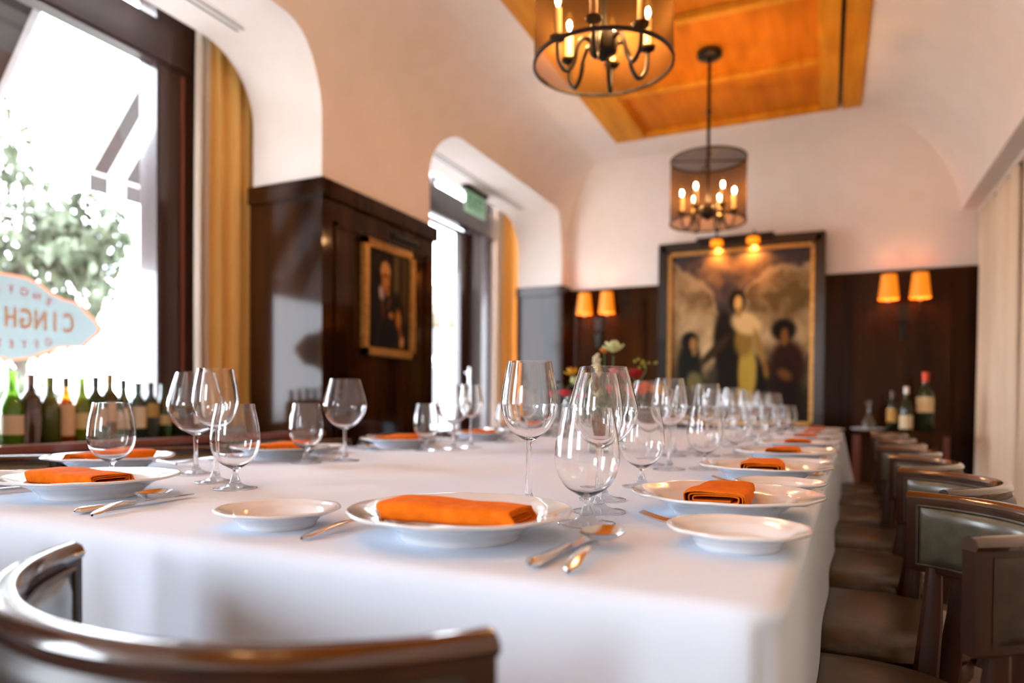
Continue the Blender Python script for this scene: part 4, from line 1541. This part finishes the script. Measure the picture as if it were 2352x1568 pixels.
# ------------------------------------------------------------------ outside
struct(obj('ground', box(B(), (-60, -40, -.30), (-3.32, 70, -.12)), noisy(mat('pavement', (.42, .40, .38), .9), 2, (.36, .34, .33), (.46, .44, .42)), smooth=False))
def leafy(bm, c, rad, n_, size, rnd):
    for _ in range(n_):
        while True:
            p = Vector((rnd.uniform(-1, 1), rnd.uniform(-1, 1), rnd.uniform(-1, 1)))
            if .25 < p.length < 1:
                break
        q = Vector((c[0] + p.x * rad[0], c[1] + p.y * rad[1], c[2] + p.z * rad[2]))
        if noise.noise(q * 1.6) < -.22:
            continue
        a = Matrix.Rotation(rnd.uniform(0, 6.28), 3, 'Z') @ Matrix.Rotation(rnd.uniform(0, 3.1), 3, 'X')
        s = size * rnd.uniform(.6, 1.3)
        pts = [Vector((0, -s, 0)), Vector((s * .55, 0, s * .15)), Vector((0, s, 0)), Vector((-s * .55, 0, s * .15))]
        bm.faces.new([bm.verts.new(q + a @ v) for v in pts])
leaf_m = noisy(translucent('x', (0, 0, 0), (0, 0, 0), .5) if False else mat('tree_leaves', (.12, .17, .05), .6), 3, (.045, .06, .03), (.09, .11, .06))
bark = noisy(mat('bark', (.12, .10, .08), .9), 10, (.09, .075, .06), (.16, .13, .11))
def tree(label, x, y, h, blobs, n_, name='tree'):
    t = thing(name, label, 'tree', (x, y, -.12), 0, 'street trees outside the window')
    rnd = random.Random(int(x * 13 + y * 7))
    bm = B()
    for c, r_ in blobs:
        leafy(bm, c, r_, n_, .085, rnd)
    obj('leaves', bm, leaf_m, t, False)
    top_ = max(b[0][2] for b in blobs)
    bm = tube(B(), [(0, 0, 0), (.03, .02, h * .4), (0, 0, h * .75), (.05, .05, top_)], [.09, .075, .055, .02], 10)
    for c, r_ in blobs:
        tube(bm, spline([(0, 0, h * .5), (c[0] * .5, c[1] * .5, c[2] - r_[2] * .5), c], 5), [.03] * 11, 6)
    obj('trunk', bm, bark, t)
tree('pale leafy street tree behind the window sign', -9.0, 5.25, 2.6,
     [((0, -.4, 3.0), (1.2, 1.0, .9)), ((-.2, .45, 2.55), (1.0, .8, .7)), ((0, -.9, 3.9), (1.1, .9, .7)), ((.1, .7, 3.15), (.8, .55, .55)), ((0, -1.2, 2.3), (.9, .9, .7)), ((0, -.2, 2.0), (.9, .9, .5))], 1300)
bush = thing('hedge', 'low pale green hedge beyond the row of sill bottles', 'hedge', (-7.2, 5.0, -.12))
bm = B()
rnd2 = random.Random(5)
for k in range(7):
    leafy(bm, (0, -1.6 + k * .62, .75 + .12 * math.sin(k * 2)), (.6, .5, .5), 420, .07, rnd2)
obj('leaves', bm, leaf_m, bush, False)
obj('stems', box(B(), (-.25, -1.7, 0), (.25, 2.2, .5), .02), bark, bush)

# striped awnings
aw_w = translucent('awning_white', (.80, .78, .78), (.6, .58, .58), .4)
aw_g = translucent('awning_grey', (.11, .10, .10), (.05, .046, .046), .4)
def awning(label, y0, y1, x0, z0, x1, z1, drop, nst):
    t = thing('striped_awning', label, 'awning', (x0, y0, z0), 0, 'striped awnings on the street front')
    for k in range(nst):
        a = (y1 - y0) * k / nst
        b = (y1 - y0) * (k + 1) / nst
        bm = B()
        dx, dz = x1 - x0, z1 - z0
        pts = [(0, 0), (dx, dz), (dx, dz - drop), (dx + .006, dz - drop), (dx + .012, dz + .003), (.006, .012)]
        prism(bm, [(p[0], p[1]) for p in pts], 'y', a, b)
        obj('stripe', bm, aw_g if k % 2 == 0 else aw_w, t, False)
    bm = B()
    for a in (0, (y1 - y0)):
        tube(bm, [(.01, a, -.02), (x1 - x0, a, z1 - z0 - .02)], .018, 8)
    tube(bm, [(x1 - x0, 0, z1 - z0 - .02), (x1 - x0, y1 - y0, z1 - z0 - .02)], .016, 8)
    tube(bm, [((x1 - x0) * .45, 0, (z1 - z0) * .45 - .03), ((x1 - x0) * .45, y1 - y0, (z1 - z0) * .45 - .03)], .014, 8)
    obj('awning_frame', bm, mat('awning_frame', (.55, .54, .54), .4), t)
awning('grey and white striped awning outside, upper right of the sign window', 3.2, 6.6, -3.34, 3.95, -4.70, 2.53, .15, 25)
awning('pale awning edge crossing the top left corner of the sign window', .2, 2.05, -3.34, 2.80, -4.1, 1.90, .12, 9)

# patio umbrella and parked car beyond the door
um = thing('patio_umbrella', 'cream patio umbrella on a pale pole seen through the door glass', 'umbrella', (-7.0, 12.1, -.12))
bm = lathe(B(), [(0, 3.45), (.5, 3.25), (1.1, 2.98), (1.5, 2.80), (1.5, 2.66), (1.48, 2.66), (1.48, 2.78), (1.08, 2.95), (.5, 3.22), (0, 3.42)], 8)
obj('canopy', bm, mat('umbrella_cloth', (.20, .155, .11), .8), um, False)
obj('pole', tube(B(), [(0, 0, 0), (0, 0, 3.4)], .05, 12), mat('pale_pole', (.5, .5, .5), .4), um)
obj('base', lathe(B(), [(0, 0), (.28, 0), (.28, .06), (.05, .1), (0, .1)], 24), M['iron'], um)
bd = thing('storefront', 'pale storefront with a dark window band across the street, seen through the door glass', 'building', (-11.5, 20.0, -.12))
fac = mat('pale_facade', (.22, .21, .22), .8)
obj('wall', box(B(), (-4, -5, 0), (0, 5, 4.4)), fac, bd, False)
dkw = mat('dark_window', (.012, .009, .013), .25)
for k in range(5):
    f_ = obj('window', box(B(), (-.02, -4.7 + k * 1.9, 2.55), (.04, -3.0 + k * 1.9, 3.45), .01), dkw, bd)
    f_ = obj('window', box(B(), (-.02, -4.7 + k * 1.9, .3), (.04, -3.5 + k * 1.9, 2.1), .01), dkw, bd)
obj('cornice', box(B(), (-.05, -5, 3.5), (.2, 5, 3.75), .02), mat('white_trim', (.5, .5, .52), .7), bd)
obj('ledge', box(B(), (-.05, -5, 2.3), (.15, 5, 2.5), .02), D.materials['white_trim'], bd)
